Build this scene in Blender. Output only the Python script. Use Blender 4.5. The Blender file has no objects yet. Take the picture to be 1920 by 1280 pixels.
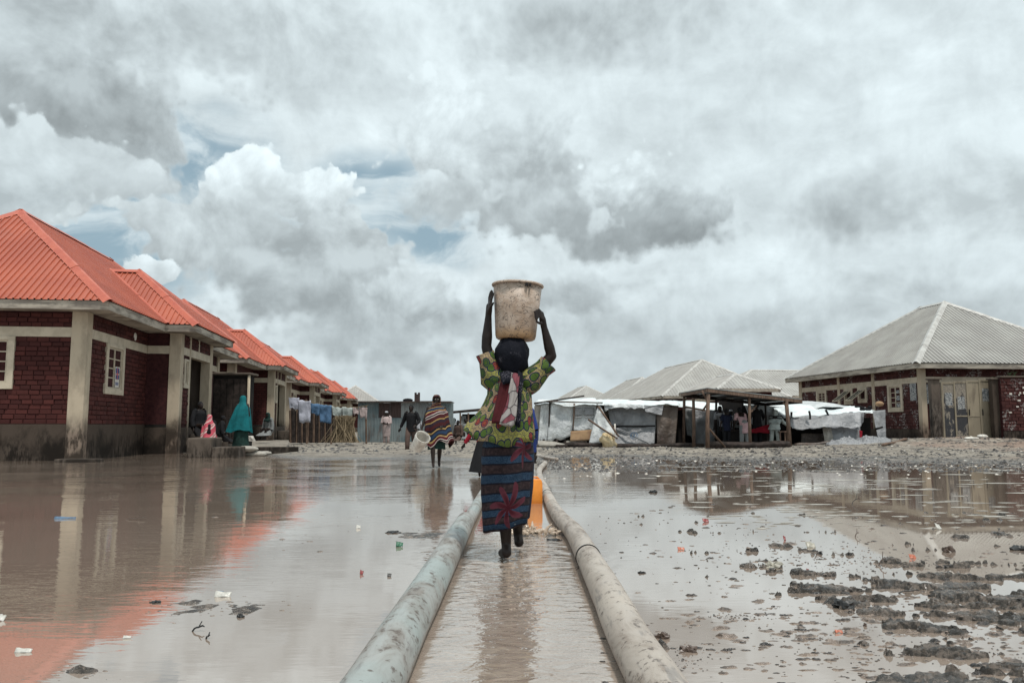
import bpy, math, random
import numpy as np
from mathutils import Vector, Matrix, noise
random.seed(7)
R = math.radians
C = bpy.context.scene.collection
scene = bpy.context.scene
# ------------------------------------------------------------------ camera
F = 1500.0; TH = math.atan(157 / F); CH = 0.92
cd = bpy.data.cameras.new('camera'); cam = bpy.data.objects.new('camera', cd); C.objects.link(cam)
cam.location = (0, 0, CH); cam.rotation_euler = (math.pi / 2 + TH, 0, 0)
cd.sensor_width = 36; cd.lens = F / 1920 * 36; cd.clip_start = 0.05; cd.clip_end = 6000
scene.camera = cam
# ------------------------------------------------------------------ light
SUN_EL, SUN_AZ = R(70), R(150)          # azimuth measured clockwise from +Y
w = bpy.data.worlds.new('World'); scene.world = w; w.use_nodes = True
sd = bpy.data.lights.new('sun', 'SUN'); sun = bpy.data.objects.new('sun', sd); C.objects.link(sun)
sd.energy = 2.8; sd.angle = R(6); sd.color = (1, 0.95, 0.88)
sv = Vector((math.sin(SUN_AZ) * math.cos(SUN_EL), math.cos(SUN_AZ) * math.cos(SUN_EL), math.sin(SUN_EL)))
sun.rotation_euler = sv.to_track_quat('Z', 'Y').to_euler()
scene.view_settings.view_transform = 'Standard'; scene.view_settings.look = 'None'
scene.view_settings.gamma = 1; scene.view_settings.use_curve_mapping = False
scene.view_settings.exposure = 0.12

# ------------------------------------------------------------------ node helper
class N:
    def __init__(s, nt): s.nt = nt
    def n(s, t, **kw):
        nd = s.nt.nodes.new(t)
        for k, v in kw.items(): setattr(nd, k, v)
        return nd
    def link(s, a, b): s.nt.links.new(a, b)
    def put(s, sock, v):
        if isinstance(v, bpy.types.NodeSocket): s.link(v, sock)
        elif v is not None:
            if sock.type == 'RGBA' and len(v) == 3: v = (*v, 1)
            sock.default_value = v
    def math(s, op, a, b=None, c=None, clamp=False):
        nd = s.n('ShaderNodeMath', operation=op); nd.use_clamp = clamp
        s.put(nd.inputs[0], a)
        if b is not None: s.put(nd.inputs[1], b)
        if c is not None: s.put(nd.inputs[2], c)
        return nd.outputs[0]
    def vm(s, op, a, b=None, sc=None):
        nd = s.n('ShaderNodeVectorMath', operation=op); s.put(nd.inputs[0], a)
        if b is not None: s.put(nd.inputs[1], b)
        if sc is not None: s.put(nd.inputs[3], sc)
        return nd.outputs['Value'] if op in ('LENGTH', 'DOT_PRODUCT', 'DISTANCE') else nd.outputs[0]
    def xyz(s, v):
        nd = s.n('ShaderNodeSeparateXYZ'); s.put(nd.inputs[0], v); return nd.outputs
    def comb(s, x=0., y=0., z=0.):
        nd = s.n('ShaderNodeCombineXYZ')
        for i, q in enumerate((x, y, z)): s.put(nd.inputs[i], q)
        return nd.outputs[0]
    def noise(s, v, scale=5., detail=4., rough=.5, dist=0., color=False, dim='3D'):
        nd = s.n('ShaderNodeTexNoise', noise_dimensions=dim)
        if v is not None: s.put(nd.inputs['Vector'], v)
        nd.inputs['Scale'].default_value = scale; nd.inputs['Detail'].default_value = detail
        nd.inputs['Roughness'].default_value = rough; nd.inputs['Distortion'].default_value = dist
        return nd.outputs[1] if color else nd.outputs[0]
    def voro(s, v, scale=5., feature='F1', rnd=1., out='Distance', dim='3D'):
        nd = s.n('ShaderNodeTexVoronoi', feature=feature, voronoi_dimensions=dim); s.put(nd.inputs['Vector'], v)
        nd.inputs['Scale'].default_value = scale; nd.inputs['Randomness'].default_value = rnd
        return nd.outputs[out]
    def mix(s, f, a, b, blend='MIX'):
        nd = s.n('ShaderNodeMix', data_type='RGBA', blend_type=blend)
        s.put(nd.inputs[0], f); s.put(nd.inputs[6], a); s.put(nd.inputs[7], b)
        return nd.outputs[2]
    def ss(s, v, a, b, lo=0., hi=1.):
        nd = s.n('ShaderNodeMapRange', interpolation_type='SMOOTHSTEP'); s.put(nd.inputs[0], v)
        s.put(nd.inputs[1], a); s.put(nd.inputs[2], b); s.put(nd.inputs[3], lo); s.put(nd.inputs[4], hi)
        return nd.outputs[0]
    def ramp(s, f, stops, interp='LINEAR'):
        nd = s.n('ShaderNodeValToRGB'); cr = nd.color_ramp; cr.interpolation = interp
        while len(cr.elements) > 1: cr.elements.remove(cr.elements[-1])
        cr.elements[0].position = stops[0][0]; cr.elements[0].color = (*stops[0][1], 1)
        for p, c in stops[1:]:
            e = cr.elements.new(p); e.color = (*c, 1)
        s.put(nd.inputs[0], f); return nd.outputs[0]
    def bump(s, h, strength=.3, dist=.02, nrm=None):
        nd = s.n('ShaderNodeBump'); nd.inputs['Strength'].default_value = strength
        nd.inputs['Distance'].default_value = dist; s.put(nd.inputs['Height'], h)
        if nrm is not None: s.link(nrm, nd.inputs['Normal'])
        return nd.outputs[0]

def ray(px, py):
    x = (px - 960) / F; v = (640 - py) / F
    return x, math.cos(TH) - v * math.sin(TH), math.sin(TH) + v * math.cos(TH)
def P(px, py, d):
    x, y, z = ray(px, py); k = d / y
    return Vector((x * k, d, CH + z * k))
def G(px, py, z=0.):
    x, y, dz = ray(px, py); k = (z - CH) / dz
    return Vector((x * k, y * k, z))

# ------------------------------------------------------------------ sky: Nishita with clouds on it
n = N(w.node_tree); w.node_tree.nodes.clear()
tc = n.n('ShaderNodeTexCoord').outputs['Generated']
sky = n.n('ShaderNodeTexSky', sky_type='NISHITA'); sky.sun_disc = False
sky.sun_elevation = SUN_EL; sky.sun_rotation = SUN_AZ; sky.air_density = 1.0; sky.dust_density = 2.5; sky.ozone_density = 1.5
X, Y, Z = n.xyz(tc)
az = n.math('ARCTAN2', X, Y)
el = n.math('ARCSINE', n.math('MINIMUM', n.math('MAXIMUM', Z, -1.), 1.))
p0 = n.comb(az, el, 0.)
wz = n.vm('SUBTRACT', n.noise(p0, 6., 3., .5, color=True, dim='2D'), (.5, .5, .5))
wz2 = n.vm('SUBTRACT', n.noise(p0, 30., 5., .62, color=True, dim='2D'), (.5, .5, .5))
def mad(a_, k_, b_):
    nd = n.n('ShaderNodeVectorMath', operation='MULTIPLY_ADD'); n.put(nd.inputs[0], a_); n.put(nd.inputs[1], k_); n.put(nd.inputs[2], b_); return nd.outputs[0]
pw = mad(wz, (.10, .07, 0.), p0)
pw2 = mad(wz2, (.022, .018, 0.), pw)
v1 = n.voro(mad(wz2, (.016, .014, 0.), p0), 15., 'SMOOTH_F1', dim='2D')
v2 = n.voro(mad(wz2, (.012, .012, 0.), p0), 38., 'SMOOTH_F1', dim='2D')
fine = n.noise(p0, 11., 8., .6, .2, dim='2D')
fine_up = n.noise(n.vm('ADD', p0, (.008, .022, 0.)), 11., 5., .6, .2, dim='2D')
rel = n.math('SUBTRACT', fine, fine_up)
broad = n.noise(n.vm('MULTIPLY', p0, (1., 2.1, 1.)), 2.6, 3., .5, .2, dim='2D')
wisp = n.noise(mad(wz, (.25, .10, 0.), n.vm('MULTIPLY', p0, (1.2, 3.2, 1.))), 6., 7., .58, .3, dim='2D')
pk0 = n.math('SUBTRACT', .40, v1)
v = n.math('ADD', n.math('MULTIPLY', broad, .24), n.math('MULTIPLY', wisp, .24))
v = n.math('SUBTRACT', n.math('ADD', v, n.math('MULTIPLY', rel, .36)), .05)
val = n.math('ADD', n.math('MULTIPLY_ADD', pk0, .10, v), .555)                           # thin bright overcast, value in display-linear
v3 = n.voro(mad(wz2, (.010, .010, 0.), p0), 85., 'SMOOTH_F1', dim='2D')
puff = n.math('ADD', n.math('MULTIPLY', v1, .52), n.math('MULTIPLY_ADD', v3, .22, n.math('MULTIPLY', v2, .36)))
pk = n.math('MULTIPLY', n.math('SUBTRACT', .38, puff), 1.35)
shade = n.math('ADD', n.math('MULTIPLY', rel, 1.7), n.math('MULTIPLY', pk, .62))
shade = n.math('ADD', shade, n.math('MULTIPLY', n.math('SUBTRACT', broad, .5), .5))
def region(px, py, rx, ry, src):
    x, y, z = ray(px, py); L = math.sqrt(x * x + y * y + z * z)
    a_ = math.atan2(x, y); e = math.asin(z / L); kx, ky = F / rx, F / ry
    q = mad(src, (kx, ky, 0.), (-a_ * kx, -e * ky, 0.))
    return q, n.vm('LENGTH', q)
gap = None
for g in [(170, 430, 340, 95), (20, 400, 190, 110), (370, 290, 130, 70), (690, 330, 100, 50), (790, 440, 130, 60), (350, 470, 120, 60), (230, 480, 220, 70)]:
    _, r = region(*g, pw); a_ = n.ss(r, .3, 1.5, 1., 0.)
    gap = a_ if gap is None else n.math('MAXIMUM', gap, a_)
gap = n.math('MULTIPLY', gap, n.ss(wisp, .40, .66, .95, .25))
# px, py, rx, ry, top tone, bottom tone, edge softness, opacity
BL = [(1090, 20, 260, 90, .50, .37, .8, .8), (480, 50, 300, 110, .62, .50, .6, .7), (90, 50, 300, 110, .58, .46, .4, .9),
      (210, 230, 150, 100, .62, .44, .18, .95), (120, 190, 190, 85, .42, .30, .5, .9), (60, 320, 210, 70, .60, .50, .16, .95), (200, 355, 90, 38, .52, .46, .2, .9),
      (700, 600, 280, 110, .50, .40, .6, .85), (1300, 620, 760, 80, .46, .36, .7, .5), (1850, 600, 300, 90, .52, .38, .6, .6),
      (845, 240, 125, 95, .70, .56, .16, .95), (940, 300, 130, 100, .62, .46, .2, .95), (860, 380, 150, 50, .58, .46, .25, .8),
      (985, 390, 150, 65, .52, .40, .25, .9), (1190, 355, 115, 85, .72, .46, .14, .95), (1290, 400, 120, 65, .60, .42, .25, .9), (1190, 448, 230, 38, .38, .30, .5, .9),
      (1640, 390, 120, 75, .40, .34, .9, .85), (1900, 330, 180, 120, .64, .52, .5, .6),
      (310, 415, 150, 50, .60, .50, .14, 1.), (475, 350, 92, 72, .78, .62, .10, 1.), (600, 375, 100, 78, .76, .54, .10, 1.), (420, 440, 200, 70, .62, .46, .16, 1.),
      (620, 470, 120, 75, .58, .42, .14, 1.), (520, 440, 120, 60, .46, .38, .8, .8), (560, 545, 230, 70, .50, .38, .4, .95), (790, 565, 100, 55, .58, .42, .2, .95), (262, 500, 42, 22, .74, .62, .14, 1.),
      (1080, 545, 140, 36, .42, .34, .6, .7), (700, 740, 40, 30, .60, .52, .3, .8)]
val_b = n.math('MULTIPLY', gap, -1.)
acc = val; cover = n.math('SUBTRACT', 1., gap)
for (px, py, rx, ry, tt, tb, soft, op) in BL:
    q, r = region(px, py, rx, ry, pw2)
    r2 = n.math('SUBTRACT', r, pk)
    a_ = n.ss(r2, 1.0 - soft, 1.0 + soft * .4, op, 0.)
    t = n.math('MULTIPLY_ADD', n.xyz(q)[1], .42, shade)
    mr = n.n('ShaderNodeMapRange'); n.put(mr.inputs[0], t)
    for i_, vv in ((1, -.42), (2, .50), (3, tb * .95), (4, tt * 1.04)): mr.inputs[i_].default_value = vv * (1.20 if i_ == 4 else 1.0 if i_ == 3 else 1)
    mx = n.n('ShaderNodeMix', data_type='FLOAT'); n.put(mx.inputs[0], a_); n.put(mx.inputs[2], acc); n.put(mx.inputs[3], mr.outputs[0]); acc = mx.outputs[0]
    mx = n.n('ShaderNodeMix', data_type='FLOAT'); n.put(mx.inputs[0], a_); n.put(mx.inputs[2], cover); mx.inputs[3].default_value = 1.; cover = mx.outputs[0]
haze_h = n.ss(el, -.02, .15, .55, 0.)
mx = n.n('ShaderNodeMix', data_type='FLOAT'); n.put(mx.inputs[0], haze_h); n.put(mx.inputs[2], acc); mx.inputs[3].default_value = .47; acc = mx.outputs[0]
cloudc = n.vm('SCALE', (.89, 1.01, 1.05), sc=acc)
blue = n.mix(.72, n.vm('SCALE', sky.outputs[0], sc=.105), (.29, .42, .475))
col = n.mix(n.math('MAXIMUM', cover, haze_h), blue, cloudc)
bg = n.n('ShaderNodeBackground'); n.link(n.vm('SCALE', col, sc=10.), bg.inputs[0]); bg.inputs[1].default_value = .1
n.link(bg.outputs[0], n.n('ShaderNodeOutputWorld').inputs[0])
w.cycles.sampling_method = 'MANUAL'; w.cycles.sample_map_resolution = 512

# ------------------------------------------------------------------ materials
def new_mat(name):
    m = bpy.data.materials.new(name); m.use_nodes = True; m.node_tree.nodes.clear()
    k = N(m.node_tree); b = k.n('ShaderNodeBsdfPrincipled'); o = k.n('ShaderNodeOutputMaterial'); k.link(b.outputs[0], o.inputs[0])
    return m, k, b
def basic(name, c1, c2=None, scale=4., rough=.7, bump=.25, bscale=30., metal=0., lo=.4, hi=.62, spec=.5, bd=.01, vec=None, streaky=None):
    m, k, b = new_mat(name); co = k.n('ShaderNodeTexCoord').outputs['Object']
    cc = co if streaky is None else k.vm('MULTIPLY', co, streaky)
    nz = k.noise(cc, scale, 8., .62, .3)
    if c2 is None: c2 = tuple(q * .7 for q in c1)
    k.put(b.inputs['Base Color'], k.mix(k.ss(nz, lo, hi), c1, c2))
    k.put(b.inputs['Roughness'], k.ss(nz, .3, .7, max(0, rough - .1), min(1, rough + .1)))
    b.inputs['Metallic'].default_value = metal; b.inputs['Specular IOR Level'].default_value = spec if (rough < .6 or spec != .5) else .18
    if bump: k.link(k.bump(k.noise(cc, bscale, 6., .6), bump, bd), b.inputs['Normal'])
    return m

def lowspec(m):
    for nd in m.node_tree.nodes:
        if nd.type == 'BSDF_PRINCIPLED': nd.inputs['Specular IOR Level'].default_value = .12
def mat_stained(name, base, dirt, z0, z1, rough=.8, soft=.25, scale=3.):   # rising damp and grime up to a wavy height
    m, k, b = new_mat(name); co = k.n('ShaderNodeTexCoord').outputs['Object']; x, y, z = k.xyz(co)
    wob = k.noise(k.vm('MULTIPLY', co, (1., 1., .5)), scale, 9., .65, .4)
    big = k.noise(co, 1.2, 4., .5)
    zz = k.math('ADD', z, k.math('MULTIPLY', k.math('SUBTRACT', wob, .5), -1.5 * soft * 2))
    f = k.ss(zz, z0, z1, 1., 0.)
    bc = k.mix(k.ss(wob, .42, .7), base, tuple(q * .72 for q in base))
    dc = k.mix(k.ss(k.noise(k.vm('MULTIPLY', co, (1, 1, .3)), 9., 8., .7), .42, .6), dirt, tuple(min(1, q * 4.6) for q in dirt))
    dc = k.mix(k.ss(big, .45, .6), dc, dirt)
    k.put(b.inputs['Base Color'], k.mix(f, bc, dc)); b.inputs['Roughness'].default_value = rough
    k.link(k.bump(k.noise(co, 25., 8., .7), .5, .01), b.inputs['Normal'])
    return m

def mat_roof(name, c1, c2, rough=.38, dirt=(.25, .2, .18)):
    m, k, b = new_mat(name); co = k.n('ShaderNodeTexCoord').outputs['Object']
    rnd = k.n('ShaderNodeNewGeometry').outputs['Random Per Island']
    a = k.noise(co, .7, 6., .6); c = k.noise(co, 6., 8., .7)
    cl = k.mix(k.ss(a, .35, .65), c1, c2)
    sx_, sy_, sz_ = k.xyz(co); wn = k.n('ShaderNodeTexWhiteNoise', noise_dimensions='2D'); k.put(wn.inputs['Vector'], k.comb(k.math('FLOOR', k.math('MULTIPLY', sx_, 1.15)), k.math('FLOOR', k.math('MULTIPLY', sy_, 1.15)), 0.))
    cl = k.mix(k.math('MULTIPLY', wn.outputs['Value'], .28), cl, tuple(q * .72 for q in c2))
    cl = k.mix(k.ss(k.noise(co, 1.1, 5., .6), .5, .75, 0., .35), cl, dirt)
    k.put(b.inputs['Base Color'], cl); k.put(b.inputs['Roughness'], k.ss(c, .3, .7, rough - .06, rough + .15))
    k.link(k.bump(k.noise(co, 3., 3.), .15, .03), b.inputs['Normal'])
    return m

def mat_brick(name, c1, c2, chip=(.35, .28, .26), chipf=.0):
    m, k, b = new_mat(name); co = k.n('ShaderNodeTexCoord').outputs['Object']; g = k.n('ShaderNodeNewGeometry')
    oi = k.n('ShaderNodeObjectInfo').outputs['Random']
    r = k.math('FRACT', k.math('ADD', g.outputs['Random Per Island'], k.math('MULTIPLY', oi, 7.31)))
    pos = g.outputs['Position']
    cl = k.mix(r, c1, c2)
    nz = k.noise(pos, 9., 8., .7)
    cl = k.mix(k.ss(nz, .5, .75, 0., .6), cl, tuple(q * .5 for q in c1))
    if chipf:
        big = k.noise(pos, 1.6, 3.); f = k.math('MULTIPLY', k.ss(big, .52, .60), k.ss(k.noise(pos, 11., 6., .7), .5, .54))
        cl = k.mix(k.math('MULTIPLY', f, chipf), cl, chip)
    k.put(b.inputs['Base Color'], cl); b.inputs['Roughness'].default_value = .75
    k.link(k.bump(k.noise(pos, 45., 6., .7), .5, .006), b.inputs['Normal'])
    return m

def mat_brickwall(name, c1, c2, mort):        # for houses too far to tell bricks apart
    m, k, b = new_mat(name); co = k.n('ShaderNodeTexCoord').outputs['Object']; x, y, z = k.xyz(co)
    bt = k.n('ShaderNodeTexBrick'); k.put(bt.inputs['Vector'], k.comb(k.math('ADD', x, y), z, 0.))
    for i, c in ((1, c1), (2, c2), (3, mort)): k.put(bt.inputs[i], c)
    bt.inputs['Scale'].default_value = 1.; bt.inputs['Brick Width'].default_value = .28; bt.inputs['Row Height'].default_value = .127
    bt.inputs['Mortar Size'].default_value = .012
    k.link(bt.outputs[0], b.inputs['Base Color']); b.inputs['Roughness'].default_value = .8
    k.link(k.bump(bt.outputs[1], .6, -.012), b.inputs['Normal'])
    return m

def mat_tarp(name, c1, c2, stain=(.16, .13, .10), st=.5, rough=.45, wr=.5):
    m, k, b = new_mat(name); co = k.n('ShaderNodeTexCoord').outputs['Object']
    a = k.noise(co, 1.6, 7., .6, .5); d = k.noise(k.vm('MULTIPLY', co, (1, 1, .4)), 3.5, 9., .7)
    cl = k.mix(k.ss(a, .35, .65), c1, c2)
    cl = k.mix(k.ss(d, .55, .75, 0., st), cl, stain)
    k.put(b.inputs['Base Color'], cl); b.inputs['Roughness'].default_value = rough
    h = k.math('ADD', k.noise(co, 4., 4., .5, 1.2), k.math('MULTIPLY', k.noise(co, 17., 5., .6, .8), .3))
    k.link(k.bump(h, wr, .12), b.inputs['Normal'])
    return m

def mat_cloth(name, c, var=.3, rough=.85, tl=0.):
    m, k, b = new_mat(name); co = k.n('ShaderNodeTexCoord').outputs['Object']
    a = k.noise(co, 6., 6., .6, .5)
    k.put(b.inputs['Base Color'], k.mix(k.ss(a, .35, .7), c, tuple(q * (1 - var) for q in c))); b.inputs['Roughness'].default_value = rough
    b.inputs['Specular IOR Level'].default_value = .2
    k.link(k.bump(k.math('ADD', k.noise(co, 9., 3., .5, 1.), k.math('MULTIPLY', k.noise(co, 300., 2.), .15)), .35, .03), b.inputs['Normal'])
    return m

def mat_stripe(name, stops, freq, axis='V', slant=.0, wob=.04):
    m, k, b = new_mat(name); t = k.n('ShaderNodeTexCoord'); u, v, _ = k.xyz(t.outputs['UV'])
    q = k.math('ADD', k.math('MULTIPLY', v, freq), k.math('MULTIPLY', u, slant))
    q = k.math('ADD', q, k.math('MULTIPLY', k.noise(t.outputs['UV'], 3., 3.), wob * freq))
    k.put(b.inputs['Base Color'], k.mix(k.ss(k.noise(t.outputs['Object'], 14., 5.), .5, .8, 0., .45), k.ramp(k.math('FRACT', q), stops, 'CONSTANT'), (.03, .02, .02)))
    b.inputs['Roughness'].default_value = .85
    k.link(k.bump(k.noise(t.outputs['Object'], 12., 4., .5, .6), .3, .03), b.inputs['Normal'])
    return m

def mat_wax():     # wax print: green discs ringed navy, some red flowers, on yellow cream
    m, k, b = new_mat('wax_print'); t = k.n('ShaderNodeTexCoord'); uv = t.outputs['UV']
    uvd = k.vm('ADD', uv, k.vm('SCALE', k.noise(uv, 5., 2., color=True), sc=.05))
    d = k.voro(uvd, 13.5, rnd=.8, dim='2D'); cc = k.voro(uvd, 13.5, rnd=.8, out='Color', dim='2D')
    e = k.voro(uvd, 13.5, 'DISTANCE_TO_EDGE', .8, dim='2D')
    r, g, _ = k.xyz(cc)
    d2 = k.voro(uvd, 31., 'DISTANCE_TO_EDGE', 1., dim='2D')
    ground = k.mix(k.ss(k.noise(uv, 3., 2.), .42, .56), (.25, .24, .065), (.28, .21, .115))
    ground = k.mix(k.ss(d2, .03, .06, .7, 0.), ground, (.02, .025, .07))
    disc = k.mix(k.ss(g, .55, .6), (.055, .095, .018), (.09, .125, .03))
    disc = k.mix(k.math('GREATER_THAN', r, .84), disc, (.22, .045, .025))
    vein = k.ss(k.math('ABSOLUTE', k.math('SINE', k.math('MULTIPLY', k.math('ADD', k.xyz(uvd)[0], k.xyz(uvd)[1]), 130.))), .0, .28, .75, 0.)
    disc = k.mix(vein, disc, (.015, .03, .05))
    cl = k.mix(k.ss(d, .42, .44), disc, ground)
    ring = k.math('MULTIPLY', k.ss(d, .36, .38), k.ss(d, .46, .48, 1., 0.))
    ring2 = k.math('MULTIPLY', k.ss(d, .20, .215), k.ss(d, .25, .265, 1., 0.))
    cl = k.mix(k.math('MAXIMUM', ring, k.math('MULTIPLY', ring2, k.math('GREATER_THAN', r, .5))), cl, (.008, .012, .045))
    cl = k.mix(k.ss(e, .0, .035, .85, 0.), cl, (.012, .015, .05))
    k.put(b.inputs['Base Color'], cl); b.inputs['Roughness'].default_value = .75
    k.link(k.bump(k.noise(t.outputs['Object'], 14., 4., .5, .8), .45, .03), b.inputs['Normal'])
    return m

def mat_skirt():
    m, k, b = new_mat('skirt_print'); t = k.n('ShaderNodeTexCoord'); uv = t.outputs['UV']; ob = t.outputs['Object']
    u, v, _ = k.xyz(uv)
    q = k.math('FRACT', k.math('ADD', k.math('MULTIPLY', v, 6.1), k.math('MULTIPLY', k.noise(uv, 2.5, 2.), .12)))
    sp = k.ss(k.noise(ob, 260., 3., .6), .45, .58)
    bl = k.mix(sp, (.008, .02, .045), (.036, .066, .105))
    gr = k.mix(k.ss(k.noise(ob, 40., 4.), .4, .7), (.022, .015, .017), (.042, .028, .030))
    cl = k.mix(k.math('GREATER_THAN', q, .5), gr, bl)
    line = k.math('ADD', k.ss(k.math('ABSOLUTE', k.math('SUBTRACT', q, .5)), .03, .05, 1., 0.), k.ss(k.math('ABSOLUTE', k.math('SUBTRACT', k.math('ABSOLUTE', k.math('SUBTRACT', q, .5)), .5)), .03, .05, 1., 0.), clamp=True)
    cl = k.mix(line, cl, (.008, .008, .014))
    for (cu, cv, s, rot) in ((1.53, .72, .155, .35), (1.72, .16, .13, 1.2), (.4, .4, .13, .9)):
        du = k.math('MULTIPLY', k.math('SUBTRACT', u, cu), .95); dv = k.math('MULTIPLY', k.math('SUBTRACT', v, cv), 1.)
        rr = k.math('SQRT', k.math('ADD', k.math('MULTIPLY', du, du), k.math('MULTIPLY', dv, dv)))
        th = k.math('ADD', k.math('ARCTAN2', dv, du), rot + 0.)
        pet = k.math('ADD', k.math('MULTIPLY', k.math('POWER', k.math('ABSOLUTE', k.math('SINE', k.math('ADD', k.math('MULTIPLY', th, 3.5), k.math('MULTIPLY', rr, 6.)))), 1.7), s * 1.35), s * .28)
        f = k.ss(k.math('SUBTRACT', rr, k.math('ADD', pet, k.math('MULTIPLY', k.math('SUBTRACT', k.noise(uv, 9., 4.), .5), .09))), -.008, .004, 1., 0.)
        pc = k.mix(k.ss(k.math('DIVIDE', rr, pet), .3, .9), (.045, .007, .012), (.088, .024, .035))
        cl = k.mix(f, cl, pc)
    k.put(b.inputs['Base Color'], cl); b.inputs['Roughness'].default_value = .85
    k.link(k.bump(k.noise(ob, 11., 4., .5, .8), .4, .03), b.inputs['Normal'])
    return m

def mat_bucket():
    m, k, b = new_mat('old_plastic'); co = k.n('ShaderNodeTexCoord').outputs['Object']; x, y, z = k.xyz(co)
    a = k.noise(co, 9., 8., .7, .5)
    cl = k.mix(k.ss(a, .4, .65), (.43, .345, .28), (.30, .215, .155))
    low = k.ss(k.math('ADD', z, k.math('MULTIPLY', a, .06)), .05, .13, 1., 0.)
    cl = k.mix(k.math('MULTIPLY', low, .75), cl, (.33, .19, .08))
    sc = k.ss(k.noise(k.vm('MULTIPLY', co, (1., 1., 2.)), 7., 3., .5, 2.5), .480, .495, 0., 1.)
    sc2 = k.ss(k.noise(k.vm('MULTIPLY', co, (1., 1., 2.)), 7., 3., .5, 2.5), .505, .520, 1., 0.)
    s = k.math('MULTIPLY', k.math('MULTIPLY', sc, sc2), k.ss(k.noise(co, 6., 3.), .34, .44))
    s2 = k.math('MULTIPLY', k.ss(k.noise(co, 55., 6., .8), .60, .66), k.ss(k.noise(co, 8., 3.), .5, .6))
    cl = k.mix(k.math('MULTIPLY', k.math('MAXIMUM', s, s2), .9), cl, (.04, .03, .025))
    k.put(b.inputs['Base Color'], cl); b.inputs['Roughness'].default_value = .5
    b.inputs['Subsurface Weight'].default_value = .0
    k.link(k.bump(a, .25, .01), b.inputs['Normal'])
    return m

def mat_pipe(name, c1, c2, tint):
    m, k, b = new_mat(name); g = k.n('ShaderNodeNewGeometry').outputs['Position']; x, y, z = k.xyz(g)
    a = k.noise(k.vm('MULTIPLY', g, (2.4, .8, 2.4)), 3.2, 8., .65, .8); big = k.noise(g, 1.5, 3.)
    sp = k.noise(g, 24., 8., .7)
    cl = k.mix(k.ss(a, .4, .62), c1, c2)
    cl = k.mix(k.ss(big, .45, .6), cl, tint)
    cl = k.mix(k.ss(k.math('ADD', sp, k.math('MULTIPLY', a, .5)), .80, .88, 0., .9), cl, (.085, .065, .052))
    low = k.ss(k.math('ADD', z, k.math('MULTIPLY', a, .07)), .055, .105, .8, 0.)
    cl = k.mix(low, cl, (.17, .13, .10))
    gm = k.math('MULTIPLY', k.ss(k.noise(k.vm('MULTIPLY', g, (9., 1.2, 9.)), 2., 6., .6), .56, .68), .55)
    cl = k.mix(gm, cl, (.13, .12, .115))
    k.put(b.inputs['Base Color'], cl); k.put(b.inputs['Roughness'], k.ss(a, .3, .7, .34, .6))
    k.link(k.bump(k.math('ADD', a, k.math('MULTIPLY', sp, .3)), .3, .02), b.inputs['Normal'])
    return m

def mat_corr(name, c1, c2, rust, rf=.4):
    m, k, b = new_mat(name); co = k.n('ShaderNodeTexCoord').outputs['Object']
    a = k.noise(k.vm('MULTIPLY', co, (1.3, 1.3, .35)), 2.2, 9., .7, .3); c = k.noise(co, 1., 3.)
    cl = k.mix(k.ss(c, .4, .6), c1, c2)
    cl = k.mix(k.ss(a, .5, .68, 0., rf), cl, rust)
    k.put(b.inputs['Base Color'], cl); b.inputs['Roughness'].default_value = .55; b.inputs['Metallic'].default_value = .25
    return m

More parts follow.
